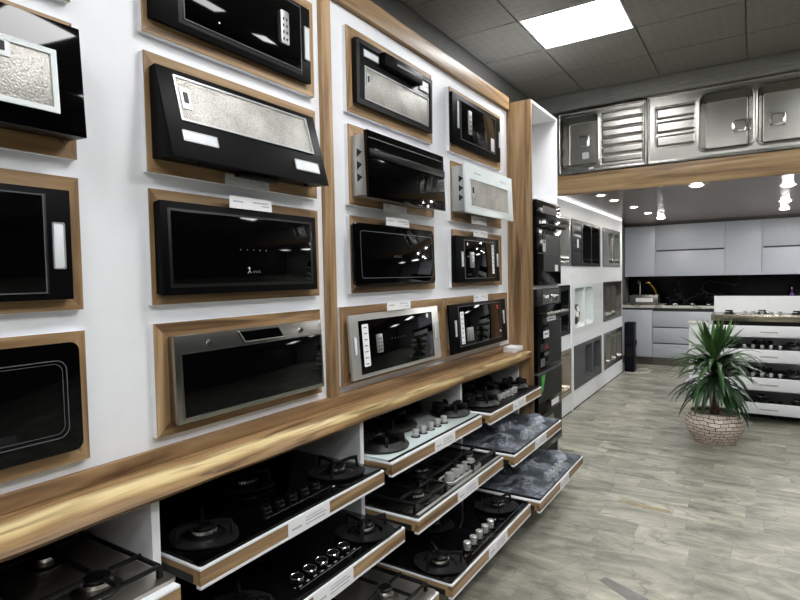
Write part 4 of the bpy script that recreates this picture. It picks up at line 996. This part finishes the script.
struct('trim_7', MB().box(XL+.002, 3.4, YF-.012, YF-.001, .90, UZ0+.02), M['black_marble'])
BY = 9.02
bx = [XL+.01, X(-.93*BY/Y(6.48)), .95, 2.0, 3.2]
def base_cab(x0, x1, n, label):
    t = thing('base_cabinet', label, 'base cabinet', ((x0+x1)/2, BY, 0), 0, 'grey base cabinets')
    hw = (x1-x0)/2
    MB().box(-hw+.001, hw-.001, .02, YF-BY-.02, .12, .862).build('carcass', M['grey_front'], t)
    MB().box(-hw+.001, hw-.001, .05, .07, 0, .12).build('plinth', M['steel_dark'], t)
    MB().box(-hw+.002, hw-.002, .006, .02, .832, .861).build('handle', M['handle_dark'], t)
    if n == 1: MB().box(-hw+.003, hw-.003, 0, .019, .125, .832, bev=.001).build('door', M['grey_front'], t)
    else:
        zz = [.125, .345, .585, .832]
        for a, b in zip(zz[:-1], zz[1:]):
            d = MB().box(-hw+.003, hw-.003, 0, .019, a, b-.018, bev=.001).build('drawer', M['grey_front'], t)
            MB().box(-hw+.01, hw-.01, .004, .018, b-.017, b-.002).build('handle', M['handle_dark'], d)
base_cab(bx[0], bx[1], 1, 'single-door grey base cabinet in the left corner')
base_cab(bx[1], bx[2], 3, 'grey base unit with three wide drawers behind the plant')
base_cab(bx[2], bx[3], 3, 'grey base unit hidden behind the white hob stand')
tag(MB().box(XL+.002, 3.3, BY-.02, YF-.013, .8625, .90, bev=.002).build('worktop', M['white_marble']), 'pale veined stone worktop along the back wall', 'worktop')
t = thing('counter_sink', 'small steel sink box with a white label at the left of the back counter', 'sink', (-.02, BY+.16, .9005))
MB().box(-.2, .2, -.12, .12, 0, .006).build('bottom', M['steel'], t)
for a in ((-.2, .2, -.12, -.112), (-.2, .2, .112, .12), (-.2, -.192, -.112, .112), (.192, .2, -.112, .112)): MB().box(*a, .006, .15, bev=.001).build('side', M['steel'], t)
MB().box(-.11, .13, -.1215, -.1202, .05, .11).build('label_sticker', M['card'], t)
t = thing('kitchen_tap', 'slim chrome tap behind the small steel sink', 'tap', (-.12, BY+.36, .9005))
MB().cyl((0, 0, 0), .02, .02).build('base', M['chrome'], t); MB().tube([(0, 0, .02), (0, 0, .33), (0, -.03, .36), (0, -.12, .36), (0, -.14, .33)], .011, 10).build('spout', M['chrome'], t)
t = thing('kitchen_tap', 'brass hose tap right of the chrome tap', 'tap', (.12, BY+.36, .9005))
MB().cyl((0, 0, 0), .02, .03).build('base', M['brass'], t); MB().tube([(0, 0, .03), (0, 0, .14), (-.04, -.01, .25), (-.11, -.02, .34), (-.15, -.02, .33)], .012, 10).build('spout', M['brass'], t)
t = thing('built_in_hob', 'black hob lying on the back counter with small chrome burners', 'hob', (.62, BY+.28, .9005))
MB().slabz(-.36, .36, -.22, .22, 0, .008, .01, .002).build('hob_plate', M['black_glass'], t)
for x_, y_ in ((-.24, -.1), (-.24, .1), (0, 0), (.22, .1), (.22, -.1)): MB().lathe([(.001, 0), (.04, 0), (.038, .014), (.02, .02), (.001, .02)], (x_, y_, .008), 18).build('burner', M['chrome'], t)
t = thing('glass_bottle', 'small violet bottle at the right of the back counter', 'bottle', (1.83, BY+.30, .9005))
MB().lathe([(.001, 0), (.032, 0), (.034, .02), (.034, .14), (.028, .165), (.013, .185), (.012, .225), (.001, .225)], seg=20).build('body', M['purple'], t); MB().cyl((0, 0, .2255), .014, .03).build('cap', M['chrome'], t)

# navy box and cable
t = thing('navy_box', 'tall narrow navy box with two pale panels standing at the end of the sink wall', 'appliance', (-.085, 8.36, 0))
MB().box(-.066, .066, -.09, .09, 0, .70, bev=.012).build('body', M['navy'], t)
for a, b in ((.24, .36), (.40, .52)): MB().box(-.045, .045, -.0925, -.0902, a, b).build('panel', M['dark_plate'], t)
MB().tube([(.066, 0, .45), (.08, 0, .43), (.08, 0, .38), (.066, 0, .36)], .008, 8).build('handle', M['navy'], t)
tag(MB().tube([(.0, 8.55, .006), (.10, 8.62, .006), (.16, 8.5, .006), (.15, 8.30, .006), (.05, 8.18, .006), (-.06, 8.16, .006), (-.13, 8.2, .006)], .007, 8).build('power_cable', M['cable']), 'white cable looped on the floor beside the navy box', 'cable')

# ------------------------------------------------------------------ white hob stand on the right
st = thing('hob_stand', 'white stepped stand of hobs behind the potted plant', 'display stand', (1.0, 6.2, 0))
xs1 = .96
MB().box(.045, xs1, .40, .42, 0, 1.14, bev=.001).build('back_panel', M['white'], st)
MB().box(.045, .063, .0, .398, .06, .77).build('side_panel', M['white'], st)
MB().box(.1, xs1, .03, .06, 0, .06).build('plinth', M['dark'], st)
stand = [(.0, .77, .876, .03), (-.07, .545, .661, .04), (-.14, .295, .41, .0), (-.21, .09, .19, -.04)]
for yf, z0, z1, xl in stand:
    d = bpy.data.objects.new('drawer', None); C.objects.link(d); d.parent = st; d.location = (0, yf, z1)
    MB().box(xl, xs1, -.03, -.01, z0-z1, 0, bev=.001).build('front_rail', M['white'], d)
    MB().box(xl+.01, xs1, -.0098, .38-yf, -.03, -.012).build('tray_board', M['white'], d)
    k = MB().box(.42, .62, -.0312, -.0301, (z0-z1)*.8, (z0-z1)*.3).build('price_label', M['card'], d)
    MB().box(.44, .58, -.0318, -.0312, (z0-z1)*.62, (z0-z1)*.5).build('print', M['print_pale'], k)
for (yf, z1, lb, top) in ((.0, .876, 'steel-fronted hob on the top step of the white stand', 'steel'), (-.07, .661, 'black hob on the second step of the white stand', 'black'), (-.14, .41, 'black hob on the third step of the white stand', 'black'), (-.21, .19, 'dark glass hob on the lowest step of the white stand', 'black_glass')):
  for q, (xc, side) in enumerate(((1.46, ''),)):
    t = thing('gas_hob', lb, 'gas hob', (xc, 6.2+yf, z1-.0115), 0, 'hobs on the white stand')
    MB().slabz(-.42, .42, .0, .36-yf-.0, 0, .012, .008, .002).build('hob_plate', M[top if q == 0 or top == 'steel' else 'black'], t)
    if top == 'steel': t.location.z += .10; MB().box(-.40, .40, .0, .36, -.0985, -.001).build('body', M['black'], t)
    for x_, y_ in ((-.27, .12), (0, .2), (.27, .12)):
        b = burner(t, x_, y_, .06, .012, ''); 
        if z1 < .8 and top != 'black_glass': sup_claws(t, x_, y_, .012, .10)
    for i in range(5): knob(t, -.14+i*.07, .035, .012, 'chrome' if top != 'black_glass' else 'black')
    if top == 'steel':
        MB().box(-.42, .42, -.012, -.001, -.05, .012, bev=.003).build('front_moulding', M['beige_steel'], t)
struct('trim_8', MB().box(1.0-.26, .955, 6.95, 7.2, .10, .15), M['white'])
t = thing('drawer_unit', 'small white drawer unit between the plant and the back drawers', 'drawer unit', (.86, 7.05, 0))
MB().box(-.09, .085, .02, .3, .0, .80).build('carcass', M['white'], t); MB().box(-.10, .085, -.0, .3, .802, .825, bev=.002).build('top', M['white_marble'], t)
for a, b in ((.1, .3), (.32, .54), (.56, .79)): MB().box(-.088, .083, 0, .019, a, b, bev=.001).build('drawer', M['white'], t)

# ------------------------------------------------------------------ potted yucca
py = thing('potted_yucca', 'green yucca in a round stone-patterned pot on the tiled floor', 'potted plant', (1.125, 5.19, 0))
pp = MB().lathe([(.001, .0), (.135, .0), (.15, .012), (.185, .06), (.212, .13), (.213, .17), (.20, .215), (.178, .25), (.166, .25), (.175, .21), (.001, .20)], seg=48, uv='wrap').build('pot', M['pot'], py, angle=60)
MB().lathe([(.135, .0), (.152, .0), (.156, .010), (.148, .016), (.138, .012)], seg=40).build('pot_foot', M['pot'] if False else plain('pale stone foot', (190, 172, 156), .7), pp)
MB().lathe([(.001, .226), (.10, .228), (.174, .222)], seg=36).build('soil', M['soil'], py)
MB().tube([(0, 0, .2), (.006, .004, .34), (-.004, 0, .48), (.004, -.004, .64), (0, 0, .74)], [.034, .030, .028, .027, .018], 12).build('trunk', M['trunk'], py)
rg = random.Random(12); mb = MB(); ll = mb.bm.loops.layers.float_color.new('leaf')
def leaf(org, az, el, L, wid, droop, shade):
    pts = []; p = Vector(org); d = Vector((math.cos(az)*math.cos(el), math.sin(az)*math.cos(el), math.sin(el))); n = 9
    side = Vector((-math.sin(az), math.cos(az), 0)); prev = None
    for i in range(n+1):
        t = i/n; wv = wid*(.45+.55*min(1, t*4))*(1-max(0, (t-.35)/.65)**1.7)
        up = side.cross(d); 
        row = [mb._v(p-side*wv+up*wv*.25), mb._v(p), mb._v(p+side*wv+up*wv*.25)] if i < n else [mb._v(p)]*1
        if prev:
            if len(row) == 3: fs = [mb.bm.faces.new((prev[k], prev[k+1], row[k+1], row[k])) for k in (0, 1)]
            else: fs = [mb.bm.faces.new((prev[k], prev[k+1], row[0])) for k in (0, 1)]
            for f in fs:
                for lp in f.loops: lp[ll] = (max(0, min(1, shade+.10*(t-.5))), 0, 0, 1)
        prev = row; p = p+d*(L/n)
        d = (d+Vector((0, 0, -droop*(.4+t)/n*2.2))).normalized()
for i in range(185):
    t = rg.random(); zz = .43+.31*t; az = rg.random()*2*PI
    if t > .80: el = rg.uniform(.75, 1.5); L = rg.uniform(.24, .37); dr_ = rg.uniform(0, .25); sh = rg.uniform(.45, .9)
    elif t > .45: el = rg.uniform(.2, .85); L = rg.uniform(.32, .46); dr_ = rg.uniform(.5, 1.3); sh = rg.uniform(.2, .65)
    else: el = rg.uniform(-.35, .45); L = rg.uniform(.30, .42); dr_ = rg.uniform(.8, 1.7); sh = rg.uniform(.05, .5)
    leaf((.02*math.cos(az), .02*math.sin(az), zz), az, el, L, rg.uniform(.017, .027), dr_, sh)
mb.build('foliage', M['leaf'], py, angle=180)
